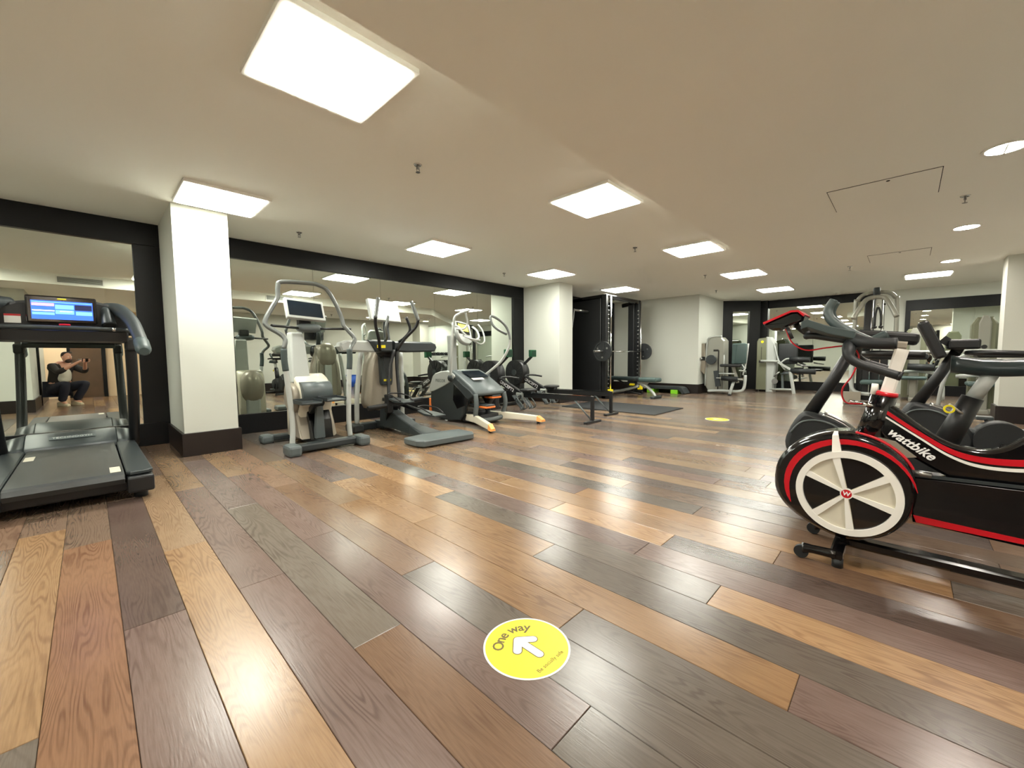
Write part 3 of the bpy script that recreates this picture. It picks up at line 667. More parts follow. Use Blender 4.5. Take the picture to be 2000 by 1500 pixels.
for s in (-1, 1): obj('side_post', MB().tube([(C + s * 0.35, 5.38, 0.08), (C + s * 0.345, 5.36, 0.5), (C + s * 0.3, 5.3, 1.08)], 0.033, 12, 5, ell=0.8), GRYL, t)
sh = [(C - 0.21, 0.3), (C - 0.23, 0.6), (C - 0.2, 0.9), (C - 0.13, 1.1), (C - 0.1, 1.22), (C + 0.1, 1.22), (C + 0.13, 1.1), (C + 0.2, 0.9), (C + 0.23, 0.6), (C + 0.21, 0.3)]
obj('body_shell', MB().prism(sh, 'Y', 5.22, 5.5, smooth=3, bev=0.04), TAUPE, t)
obj('front_panel', MB().prism([(C - 0.085, 0.66), (C - 0.07, 0.62), (C + 0.07, 0.62), (C + 0.085, 0.66), (C + 0.1, 1.05), (C - 0.1, 1.05)], 'Y', 5.16, 5.24, bev=0.01), GRYD, t)
obj('rear_dome', MB().blob((C, 5.47, 1.06), 0.16, 0.11, 0.2, 2.4), TAUPE, t)
obj('rear_stripe', MB().rbox(C - 0.06, C + 0.06, 5.48, 5.53, 0.3, 0.95, 0.015), GRYL, t)
for s in (-1, 1): obj('rear_rib', MB().tube([(C + s * 0.16, 5.49, 0.35), (C + s * 0.17, 5.5, 0.7), (C + s * 0.13, 5.49, 1.0)], 0.02, 8, 4), TAUPE, t)
obj('panel_badge', MB().rbox(C - 0.055, C + 0.055, 5.154, 5.162, 0.675, 0.705, 0.01), YEL, t)
obj('hub_cover', MB().blob((C, 5.15, 1.12), 0.15, 0.1, 0.12, 3), BLK, t)
# side arms
for s in (-1, 1):
    a = MB().prism([(C + s * 0.02, 1.09), (C + s * 0.03, 1.22), (C + s * 0.62, 1.22), (C + s * 0.7, 1.19), (C + s * 0.72, 1.14), (C + s * 0.68, 1.08), (C + s * 0.2, 1.07)], 'Y', 4.98, 5.13, bev=0.02)
    obj('side_arm', a, GRYL if s < 0 else GRYD, t, label='light grey side arm cover' if s < 0 else 'dark side arm cover')
    if s < 0:
        obj('arm_cap', MB().prism([(C - 0.02, 1.075), (C - 0.02, 1.23), (C - 0.36, 1.23), (C - 0.26, 1.075)], 'Y', 4.95, 5.1, bev=0.02), GRYD, t)
        obj('arm_badge', MB().rbox(C - 0.25, C - 0.13, 4.942, 4.952, 1.125, 1.165, 0.015), YEL, t)
    # moving handle, sweeping back toward the user
    x = C + s * 0.25 + (-0.05 if s > 0 else -0.12)
    obj('moving_handle', MB().tube([(x - s * 0.16, 4.95, 1.1), (x - s * 0.1, 4.86, 1.24), (x, 4.74, 1.4), (x + s * 0.02, 4.7, 1.5)], 0.02, 10, 5), BLK, t)
    obj('handle_grip', MB().tube([(x + s * 0.02, 4.7, 1.49), (x - s * 0.01, 4.72, 1.6), (x - s * 0.05, 4.75, 1.74)], 0.024, 10, 4), TUBEG, t)
    obj('fixed_handle', MB().tube([(C + s * 0.1, 5.05, 1.2), (C + s * 0.13, 4.9, 1.27), (C + s * 0.18, 4.84, 1.38), (C + s * 0.13, 4.85, 1.54)], 0.018, 10, 5), TUBEG if s < 0 else BLK, t)
    # swinging lever and pedal
    obj('lever', MB().tube([(C + s * 0.02 + 0.03, 4.98, 1.1), (C + s * 0.06 - 0.02, 4.96, 0.8), (C + s * 0.08 - 0.05, 4.9, 0.4)], [0.03, 0.022, 0.022], 10, 4), BLK, t)
obj('wrist_cable', MB().tube([(C - 0.09, 5.1, 1.08), (C - 0.1, 5.0, 0.7), (C - 0.1, 4.98, 0.45)], 0.004, 6, 3), BLK, t)
for s, y, z in ((-1, 4.65, 0.46), (1, 4.3, 0.3)):
    px = C + s * 0.13 - 0.02 * s
    arm = MB().obox((px + 0.02, y + 0.05, z - 0.03), (C + s * 0.12, 5.05, 0.4 - 0.04 * s), 0.05, 0.05, r=0.01); obj('pedal_arm', arm, BLK, t)
    p = MB().loft([[(px - 0.07, y + 0.2, z + 0.0), (px + 0.07, y + 0.2, z), (px + 0.07, y + 0.2, z + 0.02), (px - 0.07, y + 0.2, z + 0.02)], [(px - 0.1, y, z - 0.03), (px + 0.1, y, z - 0.03), (px + 0.1, y, z + 0.0), (px - 0.1, y, z)], [(px - 0.085, y - 0.2, z - 0.03), (px + 0.085, y - 0.2, z - 0.03), (px + 0.085, y - 0.2, z - 0.01), (px - 0.085, y - 0.2, z - 0.01)]], False)
    obj('pedal', p, GRYD, t, bevel=0.006)
    po = t.children[-1]
    obj('pedal_rim', MB().tube([(px - 0.085, y - 0.15, z + 0.0), (px - 0.1, y, z + 0.05), (px - 0.06, y + 0.19, z + 0.07), (px + 0.06, y + 0.19, z + 0.07), (px + 0.1, y, z + 0.05), (px + 0.085, y - 0.15, z)], 0.009, 8, 4), BLK, po)
obj('crank_bar', MB().cyl((C - 0.45, 4.85, 0.36), (C + 0.35, 4.85, 0.42), 0.032).rbox(C - 0.2, C - 0.12, 4.8, 4.9, 0.28, 0.52, 0.012), BLK, t)
obj('front_brace', MB().obox((C - 0.05, 5.1, 0.12), (C - 0.13, 4.85, 0.4), 0.06, 0.05).obox((C, 5.0, 0.3), (C + 0.12, 5.3, 0.42), 0.1, 0.08), BLK, t)
q = frame_mtx((C - 0.07, 5.05, 1.63), (1, 0.05, -0.04), (0.0, 0.35, 0.93))
obj('screen_housing', plate(0.45, 0.3, 0.05, q), GRYL, t); so = t.children[-1]
obj('screen', plate(0.38, 0.235, 0.004, q, 0.001, 0.003), SCRW, so)  # white glow stands in for glare on the glass
obj('screen_neck', MB().tube([(C, 5.1, 1.16), (C, 5.16, 1.4), (C, 5.12, 1.55)], 0.04, 10, 3), GRYD, t)
# ---------------------------------------------------------------- elliptical
t = thing('elliptical_trainer', 'grey elliptical trainer with pale splayed legs and orange caps, beside the rowing machines', 'elliptical trainer', (4.13, 4.7, 0))
C = 4.13
def sc35(pts, k=1.035): return [(y * k, 1 + (z - 1) * k) for y, z in pts]
side = [(5.52, 0.13), (5.54, 0.42), (5.47, 0.62), (5.38, 0.72), (5.1, 0.77), (4.95, 0.73), (4.72, 0.6), (4.52, 0.5), (4.5, 0.42), (4.62, 0.36), (4.72, 0.24), (4.8, 0.05), (5.3, 0.03)]
for s in (-1, 1):
    obj('side_shell', MB().prism(side, 'X', C + s * 0.2, C + s * 0.3, smooth=2, bev=0.02), GRYD, t)
obj('top_shell', MB().prism([(5.56, 0.44), (5.5, 0.64), (5.4, 0.745), (5.1, 0.795), (4.94, 0.75), (4.9, 0.7), (5.0, 0.62), (5.3, 0.5)], 'X', C - 0.31, C + 0.2, smooth=2, bev=0.015), GRYL, t, label='pale grey front cover')
obj('hood', MB().prism([(5.3, 0.7), (5.1, 0.8), (4.92, 0.77), (4.7, 0.66), (4.48, 0.53), (4.42, 0.46), (4.5, 0.43), (4.75, 0.55), (5.0, 0.66)], 'X', C - 0.29, C + 0.3, smooth=2, bev=0.02), GRYM, t)
obj('hood_tray', MB().loft([[(C - 0.17, 4.9, 0.775), (C + 0.19, 4.9, 0.775), (C + 0.21, 4.7, 0.69), (C - 0.15, 4.7, 0.69)], [(C - 0.17, 4.9, 0.783), (C + 0.19, 4.9, 0.783), (C + 0.21, 4.7, 0.698), (C - 0.15, 4.7, 0.698)]], False), SCRD, t)
obj('hood_label', MB().loft([[(C - 0.16, 4.68, 0.678), (C + 0.06, 4.68, 0.678), (C + 0.06, 4.63, 0.657), (C - 0.16, 4.63, 0.657)], [(C - 0.16, 4.68, 0.684), (C + 0.06, 4.68, 0.684), (C + 0.06, 4.63, 0.663), (C - 0.16, 4.63, 0.663)]], False), WHITE, t)
obj('inner_core', MB().rbox(C - 0.21, C + 0.21, 4.75, 5.45, 0.06, 0.6, 0.03), BLKG, t)
obj('lower_bow', MB().tube([(C - 0.28, 4.45, 0.46), (C - 0.29, 4.42, 0.3), (C - 0.27, 4.46, 0.14), (C - 0.15, 4.45, 0.07), (C + 0.2, 4.45, 0.07), (C + 0.28, 4.46, 0.14), (C + 0.3, 4.42, 0.3), (C + 0.29, 4.45, 0.46)], 0.035, 10, 4), GRYM, t)
obj('lower_tub', MB().prism([(4.8, 0.02), (4.8, 0.16), (4.5, 0.14), (4.48, 0.04)], 'X', C - 0.25, C + 0.28, bev=0.02), BLK, t)
obj('orange_accent', MB().rbox(C - 0.315, C - 0.28, 5.53, 5.57, 0.12, 0.34, 0.01), ORNG, t)
text('lettering', 'PRECOR', 0.07, frame_mtx((C - 0.312, 5.25, 0.63), (0, -1, 0), (0, 0, 1)), GRYM, t)
text('side_lettering', 'AMT', 0.09, frame_mtx((C - 0.305, 4.72, 0.36), (0, -1, -0.1), (0, 0, 1)), TXTW, t, bold=0.002)
obj('side_window', MB().prism([(4.92, 0.6), (4.6, 0.38), (4.62, 0.3), (4.85, 0.22), (4.95, 0.35)], 'X', C - 0.306, C - 0.29, bev=0.004), BLKG, t)
for s in (-1, 1):
    leg = MB().loft([[(C + s * (a - 0.045), y, z0), (C + s * (a + 0.045), y, z0), (C + s * (a + 0.035), y, z1), (C + s * (a - 0.035), y, z1)] for a, y, z0, z1 in ((0.2, 4.75, 0.05, 0.15), (0.27, 4.45, 0.05, 0.155), (0.4, 4.15, 0.045, 0.135), (0.49, 3.92, 0.04, 0.115))], False)
    obj('rear_leg', leg, CREAM, t, bevel=0.012)
    lg = t.children[-1]
    obj('leg_cap', MB().loft([[(C + s * (a - 0.046), y, z0), (C + s * (a + 0.046), y, z0), (C + s * (a + 0.036), y, z1), (C + s * (a - 0.036), y, z1)] for a, y, z0, z1 in ((0.49, 3.92, 0.038, 0.118), (0.515, 3.84, 0.03, 0.06))], False), mat('pale orange plastic', (236, 164, 92), 0.45, vary=0.04), t, label='orange end cap')
    obj('leg_foot', MB().cyl((C + s * 0.49, 3.92, 0), (C + s * 0.49, 3.92, 0.045), 0.022), RUB, lg)
    # swing arm with diamond hand loop
    x = C + s * 0.3
    if s > 0:
        obj('swing_arm', MB().tube([(x - 0.04, 4.85, 0.7), (x + 0.08, 4.6, 0.92), (x + 0.13, 4.48, 1.12), (x + 0.14, 4.44, 1.26)], 0.021, 12, 6), GRYL, t)
        obj('hand_loop', MB().tube([(x + 0.14, 4.44, 1.24), (x + 0.13, 4.45, 1.34), (x + 0.09, 4.48, 1.46), (x + 0.0, 4.53, 1.56), (x - 0.12, 4.6, 1.62), (x - 0.11, 4.58, 1.5), (x - 0.04, 4.52, 1.41), (x + 0.09, 4.47, 1.345)], 0.019, 10, 4, closed=False), TUBEG, t)
    else:
        obj('swing_arm', MB().tube([(x + 0.0, 5.0, 0.68), (x - 0.03, 4.94, 0.95), (x - 0.03, 4.9, 1.3), (x - 0.02, 4.88, 1.5)], 0.021, 12, 6), GRYL, t)
        obj('hand_loop', MB().tube([(x - 0.02, 4.88, 1.48), (x - 0.01, 4.85, 1.6), (x + 0.06, 4.76, 1.66), (x + 0.13, 4.68, 1.69)], 0.02, 10, 4), GRYL, t)
        obj('hand_loop', MB().tube([(x + 0.1, 4.74, 1.66), (x + 0.13, 4.74, 1.5), (x + 0.08, 4.76, 1.42), (x, 4.84, 1.42)], 0.015, 10, 4), GRYL, t)
    obj('arm_pivot', MB().blob((x + 0.01, 5.0 - 0.14 * (s > 0), 0.68), 0.05, 0.07, 0.06), GRYD, t)
    py, pz = (4.5, 0.3) if s < 0 else (4.62, 0.42)
    px = C + s * 0.12
    obj('pedal', MB().rbox(px - 0.09, px + 0.09, py - 0.2, py + 0.18, pz - 0.02, pz + 0.01, 0.015), GRYD, t)
    obj('pedal_edge', MB().rbox(px - 0.1, px + 0.1, py - 0.2, py - 0.02, pz - 0.045, pz - 0.015, 0.012), ORNG, t)
    obj('pedal_link', MB().obox((px, py + 0.1, pz), (px - s * 0.03, 4.85, 0.55), 0.035, 0.05, r=0.008), CREAM if s < 0 else BLK, t)
obj('mast', MB().loft([[(C - 0.17 + a * w, 5.12 - 0.0 + b * 0.05, z) for a, b in ((-1, -1), (1, -1), (1, 1), (-1, 1))] for w, z in ((0.075, 0.74), (0.06, 0.95), (0.06, 1.2), (0.07, 1.34))], False), SILV, t, bevel=0.02)
K = (C - 0.08, 4.93, 1.39)
q = frame_mtx(K, (1, 0.1, -0.1), (-0.05, 0.4, 0.9))
b_ = MB().prism([(-0.15, -0.1), (-0.17, 0.05), (-0.15, 0.17), (0.15, 0.17), (0.17, 0.05), (0.13, -0.16), (0.0, -0.21), (-0.1, -0.18)], 'Z', -0.07, 0, smooth=2, bev=0.015); b_.v = [q @ v for v in b_.v]
obj('console', b_, SILV, t); co = t.children[-1]
obj('screen_bezel', plate(0.24, 0.19, 0.004, Matrix(q) @ Matrix.Translation((0, 0.05, 0)), 0.002, 0.004), BLKG, t); so = t.children[-1]
obj('screen', plate(0.2, 0.12, 0.003, Matrix(q) @ Matrix.Translation((0, 0.065, 0)), 0.001, 0.0075), SCRY, so)
hl = MB().tube([(-0.19, 0.05, 0.03), (-0.2, 0.0, 0.09), (-0.15, -0.14, 0.13), (0.0, -0.22, 0.14), (0.15, -0.14, 0.13), (0.2, 0.0, 0.09), (0.19, 0.1, 0.03)], 0.016, 10, 4); hl.v = [q @ v for v in hl.v]
obj('console_handle', hl, GRYL, t)
hl = MB().tube([(-0.16, -0.14, 0.1), (-0.12, -0.24, 0.2), (0.02, -0.26, 0.24)], 0.013, 8, 4).tube([(0.05, -0.2, 0.1), (0.18, -0.24, 0.1), (0.28, -0.18, 0.12), (0.3, 0.0, 0.12), (0.26, 0.12, 0.1)], 0.013, 8, 4); hl.v = [q @ v for v in hl.v]
obj('console_handle', hl, GRYL, t)
# ---------------------------------------------------------------- rowing machines
def rower(C, y0, label, L=1.0):
    t = thing('rowing_machine', label, 'rowing machine', (C, y0 + 1.2, 0), 'rowing machines with green backed monitors')
    Y = lambda v: y0 + v
    obj('rail', MB().obox((C, Y(0.02), 0.355), (C, Y(1.5), 0.335), 0.03, 0.075, r=0.004), BLK, t)
    obj('rail_strip', MB().obox((C, Y(0.02), 0.402), (C, Y(1.4), 0.384), 0.045, 0.01), CHR, t, label='bright aluminium slide strip')
    obj('rear_leg', MB().rbox(C - 0.02, C + 0.02, Y(-0.02), Y(0.03), 0.03, 0.4, 0.004), BLK, t)
    obj('rear_foot', MB().rbox(C - 0.2, C + 0.2, Y(-0.03), Y(0.03), 0.0, 0.035, 0.008), BLK, t)
    obj('rear_brace', MB().cyl((C, Y(0.05), 0.06), (C, Y(0.35), 0.34), 0.012), GRYM, t)
    obj('seat', MB().blob((C, Y(1.28), 0.43), 0.15, 0.12, 0.028, 3), BLK, t)
    obj('seat_carriage', MB().rbox(C - 0.05, C + 0.05, Y(1.18), Y(1.38), 0.37, 0.42, 0.008), GRYD, t)
    obj('main_beam', MB().obox((C, Y(1.45), 0.33), (C, Y(2.08), 0.62), 0.06, 0.14, r=0.012, h1=0.11), BLK, t)
    text('lettering', 'CONCEPT2', 0.085, frame_mtx((C - 0.0315, Y(1.8), 0.49), (0, -0.908, -0.418), (0, -0.418, 0.908)), TXTW, t, bold=0.001)
    obj('flywheel_cage', MB().cyl((C - 0.12, Y(2.15), 0.68), (C + 0.06, Y(2.15), 0.68), 0.25, seg=36), BLK, t)
    fc = t.children[-1]
    obj('cage_grille', MB().tube([(C + 0.07, Y(2.15) + 0.235 * math.cos(a), 0.68 + 0.235 * math.sin(a)) for a in [2 * PI * i / 28 for i in range(28)]], 0.008, 6, closed=True).tube([(C + 0.075, Y(2.15) + 0.16 * math.cos(a), 0.68 + 0.16 * math.sin(a)) for a in [2 * PI * i / 24 for i in range(24)]], 0.006, 6, closed=True), STEEL, fc)
    obj('cage_hub', MB().cyl((C - 0.135, Y(2.15), 0.68), (C + 0.08, Y(2.15), 0.68), 0.06), GRYD, fc)
    for k in range(12):
        a = 2 * PI * k / 12
        obj('cage_fin', MB().obox((C - 0.123, Y(2.15) + 0.08 * math.cos(a), 0.68 + 0.08 * math.sin(a)), (C - 0.123, Y(2.15) + 0.22 * math.cos(a), 0.68 + 0.22 * math.sin(a)), 0.01, 0.008), RUB, fc)
    obj('front_leg', MB().rbox(C - 0.06, C + 0.06, Y(2.05), Y(2.2), 0.05, 0.5, 0.02), BLK, t)
    obj('front_strut', MB().cyl((C - 0.14, Y(2.42), 0.74), (C - 0.14, Y(2.35), 0.04), 0.016), BLK, t)
    obj('front_foot', MB().rbox(C - 0.3, C + 0.3, Y(2.25), Y(2.4), 0.0, 0.05, 0.01), BLK, t)
    obj('handle', MB().tube([(C - 0.24, Y(1.72), 0.6), (C - 0.1, Y(1.84), 0.63), (C + 0.1, Y(1.84), 0.63), (C + 0.24, Y(1.72), 0.6)], 0.018, 10, 4), BLK, t)
    obj('monitor_arm', MB().obox((C, Y(2.05), 0.8), (C, Y(1.78), 1.0), 0.035, 0.05, r=0.006), BLK, t)
    obj('monitor', MB().loft([[(C + a * 0.075, y, z) for a, y, z in ((-1, Y(1.72), z0), (1, Y(1.72), z0), (1, Y(1.8), z0), (-1, Y(1.8), z0))] for z0 in (0.99, 1.13)], False), DGRN, t, bevel=0.01)
    obj('monitor_screen', MB().box(C - 0.055, C + 0.055, Y(1.717), Y(1.721), 1.01, 1.11), mat('green tinted screen', (14, 50, 34), 0.3, vary=0.05), t.children[-1])
    for s in (-1, 1):
        x = C + s * 0.11
        obj('foot_rest', MB().obox((x, Y(1.3), 0.1), (x, Y(1.52), 0.33), 0.1, 0.02, r=0.004), GRYD, t)
        fr = t.children[-1]
        obj('foot_cradle', MB().tube([(x - 0.055, Y(1.32), 0.1), (x - 0.055, Y(1.26), 0.16), (x - 0.05, Y(1.4), 0.3), (x + 0.05, Y(1.4), 0.3), (x + 0.055, Y(1.26), 0.16), (x + 0.055, Y(1.32), 0.1)], 0.012, 8, 3), GRYM, fr)
        obj('foot_strap', MB().tube([(x - 0.055, Y(1.44), 0.26), (x - 0.03, Y(1.38), 0.33), (x + 0.03, Y(1.38), 0.33), (x + 0.055, Y(1.44), 0.26)], 0.009, 6, 3), BLK, fr)
    obj('centre_support', MB().rbox(C - 0.04, C + 0.04, Y(1.38), Y(1.55), 0.24, 0.38, 0.02), SILV, t)
rower(5.19, 3.34, 'black rowing machine with green backed monitor, the one just behind the elliptical')
rower(6.1, 3.56, 'black rowing machine with green backed monitor, in front of the middle white column')
# ---------------------------------------------------------------- exercise mat
m_ = MB().prism([(6.35, 3.02), (7.72, 3.06), (7.9, 3.2), (7.95, 5.0), (6.45, 5.0)], 'Z', 0.0, 0.012)
tag(obj('exercise_mat', MB().rbox(6.5, 7.72, 2.98, 4.9, 0.0, 0.014, 0.004), RUB), 'black rubber exercise mat lying on the planks behind the rowing machine ends', 'mat')
# ---------------------------------------------------------------- barbell rack (smith machine)
t = thing('smith_machine', 'tall black guided barbell machine with chrome guide rods beyond the middle column', 'weight machine', (9.1, 5.3, 0))
XL, XR, YF2, ZT = 8.36, 9.96, 5.0, 2.42
for s, x in ((-1, XL), (1, XR)):
    obj('upright', MB().rbox(x - 0.05, x + 0.05, YF2, YF2 + 0.12, 0.0, ZT, 0.01), BLK, t)
    obj('side_shroud', MB().rbox(x - 0.04, x + 0.02, YF2 + 0.14, YF2 + (1.1 if s < 0 else 0.32), 0.08, ZT - 0.06, 0.02), BLK, t)
    obj('guide_rod', MB().cyl((x - s * 0.06, YF2 - 0.06, 0.12), (x - s * 0.06, YF2 - 0.06, ZT - 0.06), 0.018), CHR, t)
    for k in range(20):
        z = 0.25 + k * 0.1
        obj('hook_pin', MB().cyl((x - s * 0.05, YF2 + 0.03, z), (x - s * 0.085, YF2 + 0.0, z), 0.014, seg=10), STEEL, t)
    obj('foot_beam', MB().rbox(x - 0.05, x + 0.05, YF2 - 0.1, YF2 + 1.15, 0.0, 0.08, 0.01), BLK, t)
    obj('yellow_stop', MB().rbox(x - s * 0.06 - 0.05, x - s * 0.06 + 0.05, YF2 - 0.11, YF2 - 0.01, 0.12, 0.22, 0.01), YEL, t)
obj('top_beam', MB().rbox(XL, XR, YF2, YF2 + 0.12, ZT - 0.1, ZT, 0.02), BLKG, t)
obj('top_side_beam', MB().obox((XL, YF2 + 0.1, ZT - 0.05), (XL, YF2 + 1.1, ZT - 0.08), 0.08, 0.1, r=0.01), BLKG, t)
obj('top_side_beam', MB().obox((XR, YF2 + 0.1, ZT - 0.05), (XR, YF2 + 0.5, ZT - 0.1), 0.08, 0.1, r=0.01), BLKG, t)
obj('rear_beam', MB().rbox(XL, XR, YF2 + 0.4, YF2 + 0.46, 0.0, 0.1, 0.01), BLK, t)
obj('pull_bar', MB().cyl((XL - 0.6, YF2 + 0.5, 2.05), (XL, YF2 + 0.5, 2.05), 0.025).tube([(XL - 0.6, YF2 + 0.5, 2.08), (XL - 0.64, YF2 + 0.5, 1.8), (XL - 0.66, YF2 + 0.55, 1.5)], 0.012, 8, 3), STEEL, t)
# barbell with plates
b = thing('barbell', 'chrome barbell hooked across the front of the black barbell machine', 'barbell', (9.1, YF2 - 0.1, 1.1))
obj('bar', MB().cyl((XL - 0.7, YF2 - 0.1, 1.1), (XR + 0.35, YF2 - 0.1, 1.1), 0.014), CHR, b)
obj('bar_sleeve', MB().cyl((XL - 0.7, YF2 - 0.1, 1.1), (XL - 0.12, YF2 - 0.1, 1.1), 0.025), STEEL, b); obj('bar_sleeve', MB().cyl((XR + 0.08, YF2 - 0.1, 1.1), (XR + 0.38, YF2 - 0.1, 1.1), 0.025), STEEL, b)
def plate_disc(x, y, z, r, label, w=0.05, ax=0):
    p = thing('weight_plate', label, 'weight plate', (x, y, z), 'black weight plates on the barbell machine')
    m = MB().ring((x, y, z), 'X', r, r * 0.82, w, 32).ring((x, y, z), 'X', r * 0.34, 0.028, w, 20)
    m.cyl((x - w * 0.2, y, z), (x + w * 0.2, y, z), r * 0.9, seg=28); obj('plate_rim', m, RUB, p)
    for k in range(3):
        a = PI / 2 + 2 * PI * k / 3
        obj('plate_spoke', MB().obox((x, y + r * 0.3 * math.cos(a), z + r * 0.3 * math.sin(a)), (x, y + r * 0.85 * math.cos(a), z + r * 0.85 * math.sin(a)), r * 0.42, w * 0.6, up=(1, 0, 0)), RUB, p)
        obj('hand_slot', MB().cyl((x - w / 2 - 0.002, y + r * 0.6 * math.cos(a + PI / 3), z + r * 0.6 * math.sin(a + PI / 3)), (x - w / 2 + 0.004, y + r * 0.6 * math.cos(a + PI / 3), z + r * 0.6 * math.sin(a + PI / 3)), r * 0.1, seg=10), STEEL, p)
plate_disc(XL - 0.35, YF2 - 0.1, 1.1, 0.225, 'large black weight plate on the left end of the barbell')
plate_disc(XR + 0.035, YF2 - 0.1, 1.1, 0.21, 'large black weight plate on the right end of the barbell')
plate_disc(XL + 0.3, YF2 + 0.42, 1.62, 0.17, 'smaller black plate stored high inside the barbell machine')
plate_disc(XL + 0.26, YF2 + 0.42, 0.62, 0.15, 'smallest black plate stored low inside the barbell machine')
obj('plate_peg', MB().cyl((XL, YF2 + 0.42, 1.62), (XL + 0.36, YF2 + 0.42, 1.62), 0.02).cyl((XL, YF2 + 0.42, 0.62), (XL + 0.34, YF2 + 0.42, 0.62), 0.02), STEEL, t)
# ---------------------------------------------------------------- bench
t = thing('weight_bench', 'adjustable dark green padded bench with silver legs under the barbell', 'bench', (9.2, 4.8, 0))
BX = 9.15
obj('back_pad', MB().rbox(BX - 0.14, BX + 0.14, 4.62, 5.45, 0.4, 0.49, 0.03, 3), SADD, t)
obj('seat_pad', MB().rbox(BX - 0.16, BX + 0.16, 4.1, 4.55, 0.38, 0.48, 0.035, 3), PADG, t)
obj('front_leg', MB().tube([(BX, 4.62, 0.36), (BX, 4.42, 0.28), (BX, 4.24, 0.12), (BX, 4.18, 0.03)], 0.035, 12, 5), SILV, t)
obj('long_tube', MB().tube([(BX, 5.5, 0.05), (BX, 5.0, 0.15), (BX, 4.6, 0.27)], 0.035, 12, 4), SILV, t)
obj('front_foot', MB().rbox(BX - 0.22, BX + 0.22, 4.12, 4.22, 0.0, 0.06, 0.02), GRYD, t)
obj('rear_foot', MB().rbox(BX - 0.2, BX + 0.2, 5.42, 5.52, 0.0, 0.05, 0.015), GRYD, t)
obj('seat_bracket', MB().obox((BX, 4.5, 0.26), (BX, 4.4, 0.42), 0.05, 0.14, r=0.01), SILV, t)
obj('adjust_arm', MB().tube([(BX, 5.2, 0.42), (BX, 4.9, 0.3), (BX, 4.6, 0.24)], 0.02, 8, 3).cyl((BX, 5.1, 0.16), (BX, 4.55, 0.08), 0.02), BLK, t)
obj('adjust_knob', MB().rbox(BX - 0.1, BX - 0.03, 4.68, 4.8, 0.28, 0.33, 0.01), YEL, t)
obj('hinge', MB().cyl((BX - 0.1, 4.58, 0.41), (BX + 0.1, 4.58, 0.41), 0.03), GRYD, t)
# ---------------------------------------------------------------- aerobic steps
for i, (y0, y1, z0, lab) in enumerate(((4.0, 4.95, 0, 'dark aerobic step with lime green risers against the alcove wall skirting'),)):
    t = thing('aerobic_step', lab, 'aerobic step', (10.6, 4.5, 0))
    obj('step_platform', MB().prism([(4.02, 0.02), (4.1, 0.15), (4.16, 0.18), (5.16, 0.18), (5.24, 0.15), (5.32, 0.02), (5.24, 0.0), (5.12, 0.11), (4.2, 0.11), (4.1, 0.0)], 'X', 10.5, 10.85, bev=0.008), GRYD, t)
    obj('step_mat', MB().rbox(10.52, 10.83, 4.18, 5.14, 0.18, 0.187, 0.003), RUB, t)
    for y in (4.3, 4.95): obj('step_riser', MB().rbox(10.48, 10.86, y - 0.09, y + 0.09, 0.0, 0.105, 0.012), GRN, t, label='lime green riser block')
# ---------------------------------------------------------------- leg extension machine
t = thing('leg_extension_machine', 'grey seated leg machine with green backrest beside the alcove wall and narrow mirror', 'weight machine', (11.3, 3.3, 0))
LX = 11.35
obj('stack_shroud', MB().prism([(3.32, 0.06), (3.34, 1.36), (3.42, 1.45), (3.66, 1.47), (3.76, 1.38), (3.8, 1.2), (3.8, 0.2), (3.72, 0.06)], 'X', LX - 0.1, LX + 0.25, bev=0.03), MACH, t)
obj('shroud_band', MB().tube([(LX - 0.11, 3.34, 0.1), (LX - 0.11, 3.34, 1.0)], 0.012, 6).tube([(LX - 0.12, 3.78, 0.2), (LX - 0.12, 3.76, 1.3), (LX - 0.12, 3.64, 1.46), (LX - 0.12, 3.4, 1.47)], 0.02, 8, 4), GRYL, t)
obj('stack_slot', MB().box(LX - 0.106, LX - 0.098, 3.46, 3.49, 0.1, 1.12).box(LX - 0.106, LX - 0.098, 3.48, 3.6, 1.09, 1.14), SLOT, t)
obj('rear_cover', MB().prism([(3.78, 0.95), (3.8, 1.3), (3.92, 1.3), (3.98, 0.95)], 'X', LX - 0.18, LX - 0.02, bev=0.02), TAUPE, t)
obj('counterweight', MB().cyl((LX - 0.3, 3.86, 0.9), (LX - 0.1, 3.86, 0.9), 0.03).cyl((LX - 0.3, 3.95, 1.03), (LX - 0.22, 3.95, 1.03), 0.06), STEEL, t)
obj('cam_disc', MB().cyl((LX - 0.24, 3.62, 0.88), (LX - 0.16, 3.62, 0.88), 0.12, seg=24), GRYD, t)
obj('cam_cover', MB().prism([(3.75, 0.86), (3.96, 0.86), (3.9, 0.6), (3.78, 0.5)], 'X', LX - 0.2, LX - 0.12, bev=0.015), TAUPE, t)
obj('backrest', MB().loft([[(LX - 0.3, 3.12, 0.78), (LX + 0.1, 2.98, 0.78), (LX + 0.12, 2.9, 0.78), (LX - 0.28, 3.04, 0.78)], [(LX - 0.32, 3.08, 1.27), (LX + 0.08, 2.92, 1.27), (LX + 0.1, 2.84, 1.27), (LX - 0.3, 3.0, 1.27)]], False), PADG, t, bevel=0.02)
obj('backrest', MB().rbox(LX - 0.28, LX - 0.2, 2.8, 3.12, 0.78, 1.28, 0.03, 3), PADG, t)
obj('back_frame', MB().tube([(LX - 0.18, 2.78, 1.27), (LX - 0.18, 2.82, 0.8), (LX - 0.18, 2.88, 0.5)], 0.02, 8, 3), GRYL, t)
obj('seat', MB().rbox(LX - 0.4, LX + 0.05, 2.88, 3.36, 0.7, 0.77, 0.03, 3), BLK, t)
obj('leg_roller', MB().cyl((LX - 0.32, 3.32, 0.42), (LX - 0.32, 2.95, 0.4), 0.062, seg=20), RUB, t)
